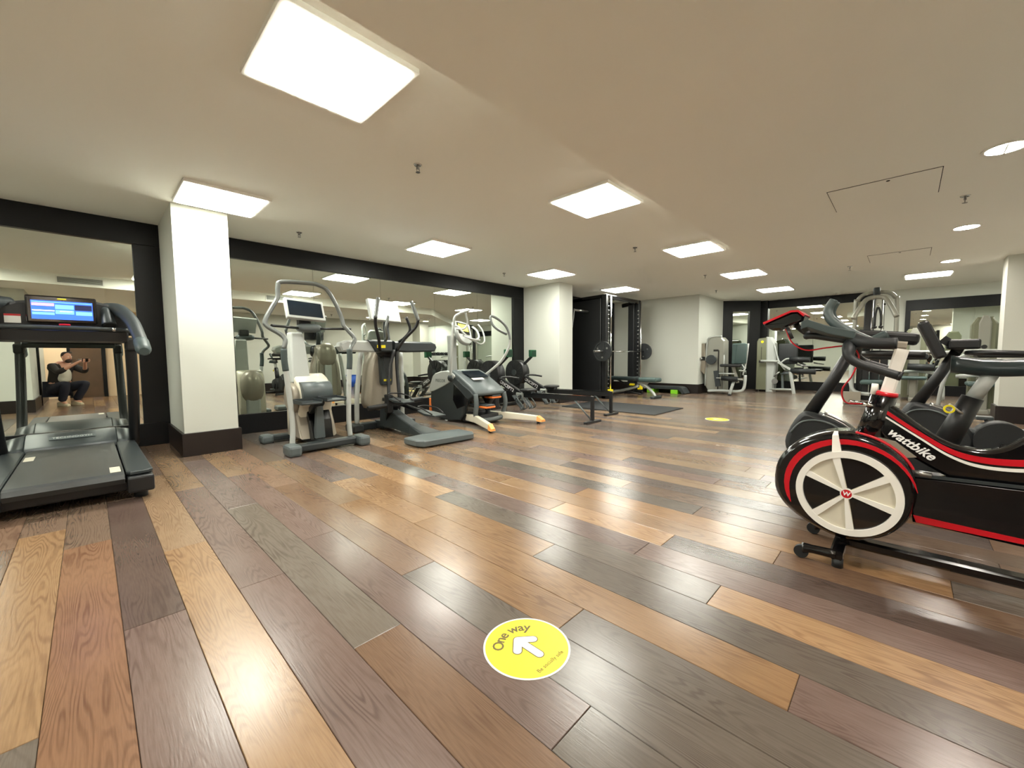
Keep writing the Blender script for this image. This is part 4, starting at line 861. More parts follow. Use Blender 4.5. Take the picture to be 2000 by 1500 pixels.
obj('roller_bar', MB().cyl((LX - 0.25, 3.45, 0.53), (LX - 0.25, 3.05, 0.53), 0.018).cyl((LX - 0.32, 3.45, 0.42), (LX - 0.32, 2.85, 0.4), 0.014), GRYL, t)
obj('roller_arm', MB().obox((LX - 0.25, 3.42, 0.2), (LX - 0.25, 3.48, 0.6), 0.06, 0.12, r=0.01), GRYD, t)
obj('seat_support', MB().obox((LX - 0.18, 3.1, 0.7), (LX - 0.15, 3.0, 0.3), 0.08, 0.08, r=0.01), MACH, t)
obj('frame_tube', MB().tube([(LX - 0.15, 3.7, 0.06), (LX - 0.18, 3.4, 0.09), (LX - 0.22, 2.98, 0.09), (LX - 0.22, 2.84, 0.18), (LX - 0.2, 2.82, 0.5)], 0.035, 12, 5), GRYL, t)
obj('front_leg', MB().tube([(LX - 0.2, 3.06, 0.4), (LX - 0.42, 3.1, 0.03)], 0.035, 12), GRYL, t)
obj('grab_handle', MB().tube([(LX - 0.35, 2.86, 0.76), (LX - 0.4, 2.78, 0.64), (LX - 0.45, 2.9, 0.62)], 0.012, 8, 3), GRYL, t)
obj('leg_foot', MB().cyl((LX - 0.43, 3.1, 0), (LX - 0.43, 3.1, 0.035), 0.04), RUB, t)
# ---------------------------------------------------------------- leg curl machine
t = thing('leg_curl_machine', 'olive grey leg curl machine with black padded rollers, in front of the far mirror', 'weight machine', (12.7, 2.5, 0))
LX = 12.6
obj('stack_shroud', MB().prism([(2.66, 0.06), (2.66, 1.4), (2.72, 1.45), (2.88, 1.43), (2.92, 1.35), (2.92, 0.06)], 'X', LX - 0.05, LX + 0.3, bev=0.02), MACHD, t)
obj('shroud_spine', MB().prism([(2.5, 0.0), (2.46, 0.7), (2.5, 1.3), (2.6, 1.46), (2.7, 1.47), (2.68, 0.0)], 'X', LX - 0.08, LX + 0.25, bev=0.03), GRYL, t)
obj('shroud_badge', MB().cyl((LX - 0.055, 2.79, 1.34), (LX - 0.048, 2.79, 1.34), 0.035), YEL, t)
obj('stack_slot', MB().box(LX - 0.056, LX - 0.048, 2.8, 2.81, 0.85, 1.2).box(LX - 0.056, LX - 0.048, 2.73, 2.86, 0.78, 0.84), SLOT, t)
obj('lever_bar', MB().cyl((LX - 0.12, 2.8, 0.83), (LX - 0.12, 2.4, 0.82), 0.03), GRYL, t)
obj('backrest', MB().rbox(LX - 0.05, LX + 0.05, 2.0, 2.42, 0.75, 1.28, 0.03, 3), RUB, t)
obj('back_frame', MB().tube([(LX - 0.1, 2.5, 1.25), (LX - 0.1, 2.4, 0.85), (LX - 0.12, 2.24, 0.6)], 0.022, 8, 3), GRYL, t)
obj('arm_frame', MB().tube([(LX - 0.12, 2.36, 0.76), (LX - 0.14, 2.22, 0.88), (LX - 0.14, 2.1, 0.88)], 0.022, 8, 3).obox((LX - 0.13, 2.4, 0.8), (LX - 0.14, 2.1, 0.6), 0.05, 0.05), GRYL, t)
for z, a, b in ((0.88, 2.15, 1.72), (0.58, 2.12, 1.6)): obj('roller_pad', MB().cyl((LX - 0.14, a, z), (LX - 0.14, b, z - 0.02), 0.065, seg=20), RUB, t)
obj('roller_link', MB().cyl((LX - 0.14, 2.0, 0.74), (LX - 0.14, 1.75, 0.7), 0.02), STEEL, t)
obj('seat', MB().rbox(LX - 0.1, LX + 0.35, 1.75, 2.3, 0.5, 0.56, 0.025), BLK, t)
obj('frame_tube', MB().tube([(LX - 0.05, 2.6, 0.08), (LX - 0.1, 2.2, 0.09), (LX - 0.1, 2.06, 0.09)], 0.03, 10, 3), SILV, t)
obj('front_leg', MB().obox((LX - 0.16, 2.12, 0.56), (LX - 0.2, 2.02, 0.0), 0.07, 0.06, r=0.01), GRYL, t)
obj('rear_leg', MB().obox((LX, 2.32, 0.5), (LX, 2.3, 0.05), 0.05, 0.05).cyl((LX - 0.15, 2.12, 0.52), (LX - 0.05, 2.35, 0.5), 0.02), GRYM, t)
obj('crank_link', MB().cyl((LX - 0.14, 2.48, 0.42), (LX - 0.14, 2.36, 0.55), 0.02).cyl((LX - 0.16, 2.46, 0.3), (LX - 0.12, 2.46, 0.3), 0.07), STEEL, t)
# ---------------------------------------------------------------- multi gym tower
t = thing('multi_gym', 'tall grey tube multi gym with arched top arms, behind the bike handlebars', 'weight machine', (10.4, 0.5, 0))
TX = 10.4
for y in (0.75, 0.16):
    s = 1 if y > 0.4 else -1
    obj('main_post', MB().tube([(TX, y, 0.0), (TX, y, 1.85), (TX, y - s * 0.03, 2.03), (TX, y - s * 0.12, 2.13), (TX, 0.455, 2.16)], 0.035, 12, 5), MACH, t)
    obj('press_arm', MB().tube([(TX - 0.1, 0.455, 2.06), (TX - 0.12, 0.455 + s * 0.12, 2.03), (TX - 0.2, 0.455 + s * 0.2, 1.9), (TX - 0.3, 0.455 + s * 0.3, 1.66)], 0.04, 12, 5), MACH, t)
    obj('lower_arm', MB().tube([(TX - 0.1, 0.455 + s * 0.3, 0.85), (TX - 0.12, 0.455 + s * 0.3, 0.42), (TX - 0.12, 0.455 + s * 0.22, 0.26), (TX - 0.12, 0.455 + s * 0.02, 0.23)], 0.035, 12, 5), GRYL, t)
obj('top_pulley', MB().rbox(TX - 0.08, TX + 0.08, 0.4, 0.5, 2.06, 2.24, 0.02), GRYD, t)
obj('centre_column', MB().rbox(TX + 0.02, TX + 0.14, 0.48, 0.62, 0.1, 2.08, 0.02), BLK, t)
for y in (0.5, 0.36): obj('guide_rod', MB().cyl((TX - 0.02, y, 0.2), (TX - 0.02, y, 2.05), 0.012), CHR, t)
obj('cable', MB().cyl((TX - 0.03, 0.33, 1.45), (TX - 0.03, 0.33, 1.98), 0.004), BLK, t)
obj('cable_stop', MB().blob((TX - 0.03, 0.33, 1.92), 0.018, 0.018, 0.018), BLK, t)
obj('snap_hook', MB().ring((TX - 0.05, 0.42, 1.92), 'X', 0.03, 0.018, 0.012, 16).cyl((TX - 0.05, 0.42, 1.86), (TX - 0.05, 0.42, 1.9), 0.015), CHR, t)
obj('rope_handle', MB().tube([(TX - 0.05, 0.455, 1.52), (TX - 0.05, 0.45, 1.75), (TX - 0.05, 0.42, 1.87), (TX - 0.05, 0.38, 1.75), (TX - 0.05, 0.37, 1.52)], 0.016, 8, 4), BLK, t)
obj('rope_end', MB().blob((TX - 0.05, 0.37, 1.5), 0.035, 0.035, 0.03).blob((TX - 0.05, 0.455, 1.5), 0.035, 0.035, 0.03), BLK, t)
obj('weight_stack', MB().rbox(TX + 0.1, TX + 0.3, 0.25, 0.7, 0.1, 0.9, 0.01), BLK, t)
obj('seat', MB().rbox(TX - 0.25, TX + 0.15, 0.3, 0.62, 0.42, 0.5, 0.03, 3), PADG, t)
obj('floor_plate', MB().rbox(TX - 0.2, TX + 0.3, 0.05, 0.85, 0.0, 0.05, 0.01), MACH, t)
obj('side_plate', MB().box(TX - 0.2, TX - 0.16, 0.6, 0.86, 0.02, 0.27), TAUPE, t)
# ---------------------------------------------------------------- two more weight machines in front of the right far mirror
def tower(x, y, ztop, w, d, label, arms=True):
    t = thing('weight_stack_machine', label, 'weight machine', (x, y, 0))
    obj('shroud', MB().prism([(y - w / 2, 0.05), (y - w / 2, ztop - 0.12), (y - w * 0.3, ztop), (y + w * 0.3, ztop), (y + w / 2, ztop - 0.12), (y + w / 2, 0.05)], 'X', x - d / 2, x + d / 2, bev=0.03), MACHD, t)
    obj('shroud_front', MB().prism([(y - w * 0.22, 0.1), (y - w * 0.24, ztop - 0.1), (y - w * 0.12, ztop + 0.02), (y + w * 0.12, ztop + 0.02), (y + w * 0.24, ztop - 0.1), (y + w * 0.22, 0.1)], 'X', x - d / 2 - 0.03, x - d / 2 + 0.02, bev=0.015), MACH, t)
    obj('badge', MB().cyl((x - d / 2 - 0.036, y, ztop - 0.5), (x - d / 2 - 0.028, y, ztop - 0.5), 0.035), BLK, t)
    if arms:
        obj('cross_arm', MB().tube([(x - 0.25, y + 0.55, 1.0), (x - 0.35, y + 0.2, 1.03), (x - 0.35, y - 0.2, 1.03), (x - 0.25, y - 0.5, 1.0)], 0.028, 10, 4), GRYL, t)
        obj('arm_roll', MB().cyl((x - 0.4, y + 0.1, 0.72), (x - 0.4, y - 0.3, 0.7), 0.07, seg=18), RUB, t)
        obj('frame_tube', MB().tube([(x - 0.2, y + 0.5, 0.03), (x - 0.3, y + 0.45, 0.5), (x - 0.3, y + 0.3, 0.9), (x - 0.2, y, 1.0)], 0.03, 10, 4).tube([(x - 0.3, y - 0.45, 0.03), (x - 0.3, y - 0.4, 0.5), (x - 0.3, y - 0.1, 0.62), (x - 0.2, y + 0.3, 0.6)], 0.03, 10, 4), GRYL, t)
        obj('seat', MB().rbox(x - 0.6, x - 0.2, y - 0.2, y + 0.2, 0.45, 0.52, 0.03, 3), PADG, t)
        obj('seat_post', MB().rbox(x - 0.45, x - 0.35, y - 0.05, y + 0.05, 0.0, 0.46, 0.01), MACH, t)
        obj('base_beam', MB().rbox(x - 0.6, x + 0.1, y - 0.06, y + 0.06, 0.0, 0.07, 0.01), MACH, t)
    return t
tower(12.4, -0.12, 1.52, 0.36, 0.3, 'grey weight stack tower with black padded roll, left of the second bike console')
tower(10.6, -0.93, 1.6, 0.3, 0.3, 'tall grey weight stack tower with chrome top, right of the second bike console')
# ---------------------------------------------------------------- red and white air bike (wattbike)
t = thing('racing_exercise_bike', 'black racing exercise bike with red stripes and white spoked flywheel, right foreground', 'exercise bike', (2.58, -0.3, 0))
BC = 2.58
hous = [(0.47, 0.34), (0.455, 0.46), (0.385, 0.555), (0.28, 0.61), (0.17, 0.625), (0.08, 0.6), (0.02, 0.56), (-0.03, 0.5), (-0.055, 0.43), (-0.055, 0.35), (-0.03, 0.26), (0.03, 0.18), (0.11, 0.135), (0.2, 0.12), (0.31, 0.155), (0.4, 0.21), (0.45, 0.27)]
obj('flywheel_housing', MB().prism(hous, 'X', BC - 0.135, BC + 0.11, smooth=3, bev=0.02), BLKG, t); ho = t.children[-1]
HC = (0.175, 0.35)
def arc(r0, r1, a0, a1, x0, x1, n=24, taper=True):
    m = MB(); A, B = [], []
    for i in range(n + 1):
        u = i / n; a = math.radians(a0 + (a1 - a0) * u); k = math.sin(PI * u) ** 0.5 * (1.1 - 0.75 * u) if taper else 1
        rm = (r0 + r1) / 2; h = (r1 - r0) / 2 * k + 0.0008
        A.append((HC[0] + (rm - h) * math.cos(a), HC[1] + (rm - h) * math.sin(a))); B.append((HC[0] + (rm + h) * math.cos(a), HC[1] + (rm + h) * math.sin(a)))
    for i in range(n):
        vs = [(x, *p) for x in (x0, x1) for p in (A[i], A[i + 1], B[i + 1], B[i])]
        m.add(vs, [(0, 1, 2, 3), (7, 6, 5, 4), (0, 4, 5, 1), (1, 5, 6, 2), (2, 6, 7, 3), (3, 7, 4, 0)])
    return m
obj('red_arc', arc(0.222, 0.256, -24, 168, BC - 0.139, BC - 0.132), RED, ho)
obj('red_edge', MB().tube([(BC - 0.06, y, z) for y, z in ((0.16, 0.626), (0.08, 0.603), (0.01, 0.555), (-0.035, 0.495), (-0.058, 0.42))], 0.008, 6, 4), RED, ho)
X0 = BC - 0.16
obj('flywheel_disc', MB().cyl((BC - 0.15, *HC), (BC - 0.13, *HC), 0.188, seg=48), BLKG, t)
obj('white_rim', MB().ring((X0 + 0.008, *HC), 'X', 0.196, 0.168, 0.03, 64), WHITE, t)
for k, a in enumerate((50, 170, 289)):
    a0, a1 = math.radians(a - 30), math.radians(a + 30)
    # raised white blade, recess shade painted as cream: wide at rim, narrow at hub
    def P(r, an): return (HC[0] + r * math.cos(an), HC[1] + r * math.sin(an))
    n = 8
    out = [P(0.17, a0 + (a1 - a0) * i / n) for i in range(n + 1)] + [P(0.012, (a0 + a1) / 2 + PI)]
    obj('white_blade', MB().prism(out, 'X', X0 + 0.003, X0 + 0.012), CREAM, t)
    for e in (a0, a1):
        q0, q1 = P(0.015, e), P(0.17, e)
        g = math.radians(5 if e == a0 else -5); q0, q1 = P(0.015, e + g * 3), P(0.17, e + g)
        obj('blade_edge', MB().obox((X0 + 0.001, *q0), (X0 + 0.001, *q1), 0.012, 0.014, up=(1, 0, 0), w1=0.03, h1=0.012), WHITE, t)
obj('rim_strap', MB().loft([[(X0 - 0.004, 0.235, 0.52), (X0 - 0.004, 0.195, 0.515), (X0 + 0.01, 0.195, 0.515), (X0 + 0.01, 0.235, 0.52)], [(X0 + 0.01, 0.238, 0.615), (X0 + 0.01, 0.216, 0.618), (X0 + 0.03, 0.216, 0.618), (X0 + 0.03, 0.238, 0.615)], [(X0 + 0.05, 0.235, 0.632), (X0 + 0.05, 0.22, 0.632), (X0 + 0.06, 0.22, 0.62), (X0 + 0.06, 0.235, 0.62)]], False), WHITE, t)
obj('hub_cap', MB().cyl((X0 - 0.006, *HC), (X0 + 0.02, *HC), 0.02, seg=24), RED, t)
obj('hub_ring', MB().ring((X0 + 0.002, *HC), 'X', 0.024, 0.0195, 0.016, 24), WHITE, t)
text('hub_letter', 'W', 0.026, frame_mtx((X0 - 0.0068, *HC), (0, -1, -0.1), (0, -0.1, 1)), TXTW, t, bold=0.0008)
# main swooping body
body = [(0.1, 0.79), (0.055, 0.775), (0.0, 0.73), (-0.06, 0.675), (-0.12, 0.63), (-0.18, 0.602), (-0.25, 0.595), (-0.31, 0.62), (-0.37, 0.68), (-0.42, 0.72), (-0.5, 0.7), (-0.5, 0.5), (-0.42, 0.45), (-0.2, 0.45), (-0.06, 0.52), (0.05, 0.6), (0.1, 0.68)]
obj('main_body', MB().prism(body, 'X', BC - 0.04, BC + 0.04, smooth=3, bev=0.012), BLKG, t); mb_ = t.children[-1]
def stripe(pts, wz, m, name):
    s = MB()
    P = catmull([(p[0], p[1], 0) for p in pts], 6)
    n = len(P)
    for i in range(n - 1):
        w0 = wz[0] + (wz[1] - wz[0]) * i / n; w1 = wz[0] + (wz[1] - wz[0]) * (i + 1) / n
        a, b = P[i], P[i + 1]
        vs = [(x, a.x, a.y) for x in (BC - 0.0425, BC - 0.039)]
        q = [(a.x, a.y - w0), (b.x, b.y - w1), (b.x, b.y + w1), (a.x, a.y + w0)]
        vs = [(x, *p) for x in (BC - 0.0425, BC - 0.039) for p in q]
        s.add(vs, [(0, 1, 2, 3), (7, 6, 5, 4), (0, 4, 5, 1), (1, 5, 6, 2), (2, 6, 7, 3), (3, 7, 4, 0)])
    obj(name, s, m, mb_)
stripe([(0.075, 0.72), (-0.05, 0.63), (-0.15, 0.56), (-0.24, 0.53), (-0.36, 0.535), (-0.47, 0.57)], (0.004, 0.008), WHITE, 'white_stripe')
stripe([(0.07, 0.742), (-0.045, 0.652), (-0.15, 0.582), (-0.24, 0.558), (-0.36, 0.565), (-0.47, 0.6)], (0.009, 0.015), RED, 'red_stripe')
text('lettering', 'wattbike', 0.052, frame_mtx((BC - 0.0425, -0.03, 0.595), (0, -0.8, -0.57), (0, -0.57, 0.8)), TXTW, mb_, bold=0.0012, shear=0.3)
obj('chain_housing', MB().prism([(-0.02, 0.46), (-0.5, 0.475), (-0.6, 0.42), (-0.6, 0.28), (-0.48, 0.2), (-0.36, 0.235), (-0.05, 0.25)], 'X', BC - 0.075, BC + 0.06, bev=0.012), BLKG, t); ch = t.children[-1]
obj('red_skirt', MB().prism([(-0.05, 0.285), (-0.36, 0.27), (-0.46, 0.24), (-0.46, 0.222), (-0.36, 0.25), (-0.06, 0.255)], 'X', BC - 0.079, BC - 0.073), RED, ch)
obj('top_rail', MB().obox((BC - 0.07, -0.03, 0.462), (BC - 0.07, -0.4, 0.475), 0.012, 0.012), GRYD, ch)
obj('chrome_link', MB().cyl((BC - 0.07, -0.03, 0.475), (BC - 0.07, -0.1, 0.47), 0.012), STEEL, ch)
# head tube, stem, bars
obj('head_tube', MB().tube([(BC, 0.12, 0.58), (BC, 0.065, 0.81)], [0.06, 0.052], 24, ell=0.9), BLKG, t)
obj('red_collar', MB().tube([(BC, 0.066, 0.805), (BC, 0.063, 0.822)], [0.053, 0.05], 24, ell=0.9), RED, t)
obj('stem_post', MB().obox((BC, 0.06, 0.81), (BC + 0.0, 0.015, 1.02), 0.045, 0.05, r=0.008), WHITE, t)
obj('stem_clamp', MB().cyl((BC - 0.03, 0.105, 0.81), (BC - 0.03, 0.1, 0.86), 0.012), WHITE, t)
obj('slider', MB().obox((BC, 0.0, 1.035), (BC, 0.2, 1.06), 0.05, 0.035, r=0.008), TAUPE, t)
for s in (-1, 1):
    X = lambda d: BC + s * d
    obj('drop_bar', MB().tube([(X(0.0), 0.17, 1.06), (X(0.1), 0.185, 1.05), (X(0.17), 0.19, 1.02), (X(0.19), 0.185, 0.985), (X(0.195), 0.15, 0.955), (X(0.195), 0.1, 0.935), (X(0.195), 0.02, 0.905)], [0.03, 0.03, 0.026, 0.02, 0.019, 0.018, 0.018], 14, 5), RUB, t)
    obj('hood_grip', MB().tube([(X(0.1), 0.19, 1.075), (X(0.16), 0.15, 1.055), (X(0.18), 0.1, 1.045), (X(0.185), 0.03, 1.043)], [0.032, 0.028, 0.024, 0.024], 14, 5), RUB, t)
    obj('bar_end', MB().tube([(X(0.195), 0.022, 0.906), (X(0.195), 0.01, 0.902)], 0.0195, 14), BLK, t)
    obj('aero_horn', MB().tube([(X(0.11), 0.12, 1.05), (X(0.1), 0.2, 1.1), (X(0.08), 0.265, 1.16), (X(0.055), 0.285, 1.21), (X(0.045), 0.265, 1.262)] if s < 0 else [(X(0.11), 0.12, 1.05), (X(0.1), 0.2, 1.1), (X(0.08), 0.265, 1.16), (X(0.055), 0.285, 1.21), (X(0.045), 0.265, 1.262)], [0.024, 0.024, 0.021, 0.02, 0.018], 14, 6), GRIP, t)
    obj('elbow_pad', MB().loft([[(X(d), y, z + e) for d, e in ((0.06, -0.02), (0.11, -0.035), (0.17, -0.02), (0.17, 0.018), (0.11, 0.002), (0.06, 0.018))] for y, z in ((0.17, 1.085), (0.27, 1.115), (0.35, 1.15), (0.375, 1.14))], False), GRIP, t, bevel=0.004)
obj('cross_bar', MB().cyl((BC - 0.12, 0.18, 1.065), (BC + 0.12, 0.18, 1.065), 0.03), RUB, t)
obj('console_boom', MB().tube([(BC - 0.02, 0.18, 1.07), (BC - 0.02, 0.3, 1.095), (BC - 0.02, 0.36, 1.1), (BC - 0.02, 0.42, 1.15)], 0.014, 10, 4).tube([(BC - 0.12, 0.19, 1.06), (BC - 0.08, 0.33, 1.09), (BC - 0.04, 0.37, 1.09)], 0.016, 8, 3), RUB, t)
cs = [(0.375, 1.19), (0.4, 1.215), (0.43, 1.215), (0.545, 1.165), (0.55, 1.15), (0.51, 1.125), (0.47, 1.125), (0.42, 1.15), (0.38, 1.165)]
obj('console', MB().prism(cs, 'X', BC - 0.09, BC + 0.07, bev=0.012), BLKG, t); cso = t.children[-1]
obj('console_trim', MB().prism([(0.372, 1.196), (0.4, 1.222), (0.432, 1.222), (0.553, 1.169), (0.551, 1.158), (0.43, 1.212), (0.402, 1.212), (0.378, 1.188)], 'X', BC - 0.096, BC + 0.076), RED, cso)
obj('red_cable', MB().tube([(BC - 0.09, 0.45, 1.13), (BC - 0.1, 0.42, 1.06), (BC - 0.1, 0.36, 1.02), (BC - 0.1, 0.28, 1.03), (BC - 0.08, 0.2, 1.035), (BC - 0.08, 0.16, 0.99), (BC - 0.08, 0.18, 0.9), (BC - 0.08, 0.215, 0.83), (BC - 0.08, 0.2, 0.77), (BC - 0.06, 0.14, 0.765)], 0.0035, 8, 6), RED, t)
obj('cable_plug', MB().cyl((BC - 0.06, 0.19, 0.775), (BC - 0.05, 0.14, 0.765), 0.008).cyl((BC - 0.05, 0.14, 0.765), (BC - 0.04, 0.1, 0.755), 0.012), CHR, t)
obj('cable_boot', MB().cyl((BC - 0.09, 0.445, 1.135), (BC - 0.1, 0.42, 1.08), 0.008), BLK, t)
obj('lower_bracket', MB().prism([(0.13, 0.62), (0.02, 0.6), (-0.05, 0.54), (0.0, 0.53), (0.1, 0.57)], 'X', BC - 0.06, BC + 0.03), TAUPE, t)
# base rail, front stabiliser
obj('base_rail', MB().obox((BC, 0.2, 0.075), (BC, -1.15, 0.075), 0.075, 0.045, r=0.01), BLKG, t)
obj('fork_leg', MB().rbox(BC - 0.03, BC + 0.03, 0.12, 0.19, 0.06, 0.18, 0.01), BLKG, t)
obj('front_stabiliser', MB().obox((BC - 0.2, 0.2, 0.06), (BC + 0.2, 0.2, 0.06), 0.05, 0.045, r=0.01), BLKG, t)
for s in (-1, 1):
    obj('roller_arm', MB().tube([(BC + s * 0.19, 0.2, 0.06), (BC + s * 0.185, 0.29, 0.055), (BC + s * 0.185, 0.33, 0.05)], [0.022, 0.02, 0.026], 12, 3), BLKG, t)
    obj('transport_wheel', MB().cyl((BC + s * 0.185 - 0.012, 0.335, 0.032), (BC + s * 0.185 + 0.012, 0.335, 0.032), 0.03, seg=20), RUB, t)
    obj('levelling_foot', MB().cyl((BC + s * 0.18, 0.195, 0.0), (BC + s * 0.18, 0.195, 0.04), 0.022, seg=16), RUB, t)
obj('rear_stabiliser', MB().obox((BC - 0.25, -1.15, 0.05), (BC + 0.25, -1.15, 0.05), 0.05, 0.045, r=0.01).cyl((BC - 0.22, -1.15, 0), (BC - 0.22, -1.15, 0.04), 0.02).cyl((BC + 0.22, -1.15, 0), (BC + 0.22, -1.15, 0.04), 0.02), BLKG, t)
obj('rear_post', MB().obox((BC, -0.72, 0.09), (BC, -0.5, 0.45), 0.06, 0.08), BLKG, t)
obj('seat_tube', MB().tube([(BC, -0.45, 0.62), (BC, -0.55, 0.85)], [0.055, 0.05], 20), BLKG, t)
obj('seat_post', MB().obox((BC, -0.55, 0.84), (BC, -0.59, 0.98), 0.045, 0.05, r=0.008), WHITE, t)
obj('saddle', MB().loft([[(BC + a * w, y, 1.0 + b * 0.025 - 0.01 * abs(a)) for a, b in ((-1, -0.6), (-0.7, 1), (0, 1.2), (0.7, 1), (1, -0.6), (0, -1))] for w, y in ((0.02, -0.44), (0.03, -0.52), (0.05, -0.6), (0.075, -0.68), (0.07, -0.72))], True), BLK, t)
obj('crank', MB().cyl((BC - 0.12, -0.42, 0.36), (BC + 0.12, -0.42, 0.36), 0.02).obox((BC - 0.1, -0.42, 0.36), (BC - 0.1, -0.46, 0.2), 0.03, 0.012).obox((BC + 0.1, -0.42, 0.36), (BC + 0.1, -0.38, 0.52), 0.03, 0.012), STEEL, t)
obj('pedal', MB().rbox(BC - 0.2, BC - 0.11, -0.5, -0.41, 0.185, 0.205, 0.005), BLK, t)
obj('pedal', MB().rbox(BC + 0.11, BC + 0.2, -0.43, -0.34, 0.51, 0.53, 0.005), BLK, t)
# ---------------------------------------------------------------- two black upright bikes
def upright_bike(x, yo, label, flat):
    t = thing('upright_exercise_bike', label, 'exercise bike', (x, yo, 0), 'black upright exercise bikes')
    Y = lambda v: yo + v
    hs = [(Y(0.63), 0.3), (Y(0.62), 0.42), (Y(0.56), 0.55), (Y(0.5), 0.58), (Y(0.41), 0.55), (Y(0.3), 0.5), (Y(0.22), 0.42), (Y(0.15), 0.3), (Y(0.2), 0.15), (Y(0.35), 0.09), (Y(0.52), 0.13)]
    obj('wheel_cover', MB().prism(hs, 'X', x - 0.11, x + 0.11, smooth=3, bev=0.03), RUB, t); h_ = t.children[-1]
    obj('cover_trim', MB().tube([(x - 0.112, y, z) for y, z in ((Y(0.6), 0.42), (Y(0.54), 0.5), (Y(0.45), 0.525), (Y(0.35), 0.5), (Y(0.25), 0.42))], 0.007, 8, 4), GRYM, h_)
    obj('cover_band', MB().tube([(x, y, z) for y, z in ((Y(0.42), 0.56), (Y(0.32), 0.515), (Y(0.24), 0.455))], 0.02, 8, 4, ell=3), STEEL, h_)
    obj('body_shell', MB().prism([(Y(0.3), 0.15), (Y(0.3), 0.4), (Y(0.1), 0.36), (Y(-0.1), 0.4), (Y(-0.3), 0.42), (Y(-0.46), 0.36), (Y(-0.5), 0.2), (Y(-0.3), 0.1), (Y(0.1), 0.08)], 'X', x - 0.08, x + 0.08, smooth=2, bev=0.02), GRYD, t)
    obj('crank_cover', MB().cyl((x - 0.12, Y(0.02), 0.3), (x + 0.12, Y(0.02), 0.3), 0.15, seg=28), RUB, t)
    obj('crank_arm', MB().obox((x - 0.13, Y(0.02), 0.3), (x - 0.13, Y(-0.05), 0.15), 0.035, 0.02).obox((x + 0.13, Y(0.02), 0.3), (x + 0.13, Y(0.09), 0.45), 0.035, 0.02), BLK, t)
    obj('pedal', MB().rbox(x - 0.24, x - 0.14, Y(-0.1), Y(0.0), 0.13, 0.16, 0.008), GRYM, t); obj('pedal', MB().rbox(x + 0.14, x + 0.24, Y(0.04), Y(0.14), 0.44, 0.47, 0.008), GRYM, t)
    obj('front_tube', MB().tube([(x, Y(0.52), 0.52), (x, Y(0.38), 0.8), (x, Y(0.25), 1.09)], [0.045, 0.038, 0.034], 16), BLK, t)
    obj('seat_sleeve', MB().tube([(x, Y(-0.18), 0.38), (x, Y(-0.3), 0.73)], [0.062, 0.05], 20), BLK, t)
    obj('seat_post', MB().tube([(x, Y(-0.3), 0.72), (x, Y(-0.37), 0.88)], 0.036, 16), GRYL, t, label='silver seat post')
    obj('saddle', MB().loft([[(x + a * w, y, z - 0.012 + b * 0.042 - 0.012 * abs(a)) for a, b in ((-1, -0.7), (-0.75, 0.9), (0, 1.2), (0.75, 0.9), (1, -0.7), (0, -1.3))] for w, y, z in ((0.015, Y(-0.2), 0.945), (0.03, Y(-0.24), 0.94), (0.045, Y(-0.33), 0.925), (0.08, Y(-0.42), 0.925), (0.12, Y(-0.5), 0.93), (0.11, Y(-0.56), 0.935))], True), SADD, t)
    obj('pull_ring', MB().ring((x - 0.1, Y(-0.2), 0.66), 'X', 0.026, 0.016, 0.01, 16), YEL, t)
    obj('ring_pin', MB().cyl((x - 0.1, Y(-0.2), 0.69), (x - 0.04, Y(-0.27), 0.62), 0.006), CREAM, t)
    q = frame_mtx((x, Y(0.1), 1.14), (1, 0, 0), (0, 0.97, 0.12)) if flat else frame_mtx((x, Y(0.4), 1.12), (1, 0, 0), (0, 0.38, 0.92))
    b = MB().rbox(-0.2, 0.2, -0.16, 0.17, -0.07, 0.0, 0.02); b.v = [q @ v for v in b.v]
    obj('console', b, BLK, t); c_ = t.children[-1]
    s_ = MB().box(-0.17, 0.17, -0.1, 0.13, 0.0, 0.004); s_.v = [q @ v for v in s_.v]; obj('screen', s_, SCRD, c_)
    obj('console_neck', MB().obox((x, Y(0.25), 1.02), (x, Y(0.15 if flat else 0.37), 1.12), 0.08, 0.06), BLK, t)
    if not flat: obj('reading_rack', MB().rbox(x - 0.14, x + 0.14, Y(0.16), Y(0.34), 1.03, 1.11, 0.015), BLK, t)
    obj('tray', MB().rbox(x - 0.15, x + 0.15, Y(-0.1), Y(0.18), 0.96, 1.0, 0.015), GRYD, t)
    for s in (-1, 1):
        obj('handlebar', MB().tube([(x, Y(0.22), 1.0), (x + s * 0.18, Y(0.2), 1.0), (x + s * 0.26, Y(0.1), 1.0), (x + s * 0.25, Y(-0.08), 0.99)], 0.02, 12, 5), BLK, t)
        if flat: obj('upper_grip', MB().tube([(x + s * 0.24, Y(0.24), 1.02), (x + s * 0.25, Y(0.18), 1.07), (x + s * 0.24, Y(0.09), 1.12)], [0.022, 0.026, 0.03], 12, 4), GRIP, t)
    obj('base_tube', MB().obox((x, Y(0.4), 0.06), (x, Y(-0.45), 0.06), 0.08, 0.06, r=0.01), BLK, t)
    for y in (0.42, -0.48): obj('stabiliser', MB().rbox(x - 0.25, x + 0.25, Y(y) - 0.04, Y(y) + 0.04, 0.0, 0.06, 0.015), BLK, t)
upright_bike(3.72, 0.0, 'black upright exercise bike just behind the red striped racing bike', True)
upright_bike(5.0, -0.58, 'black upright exercise bike farther back, its console before the far mirror', False)
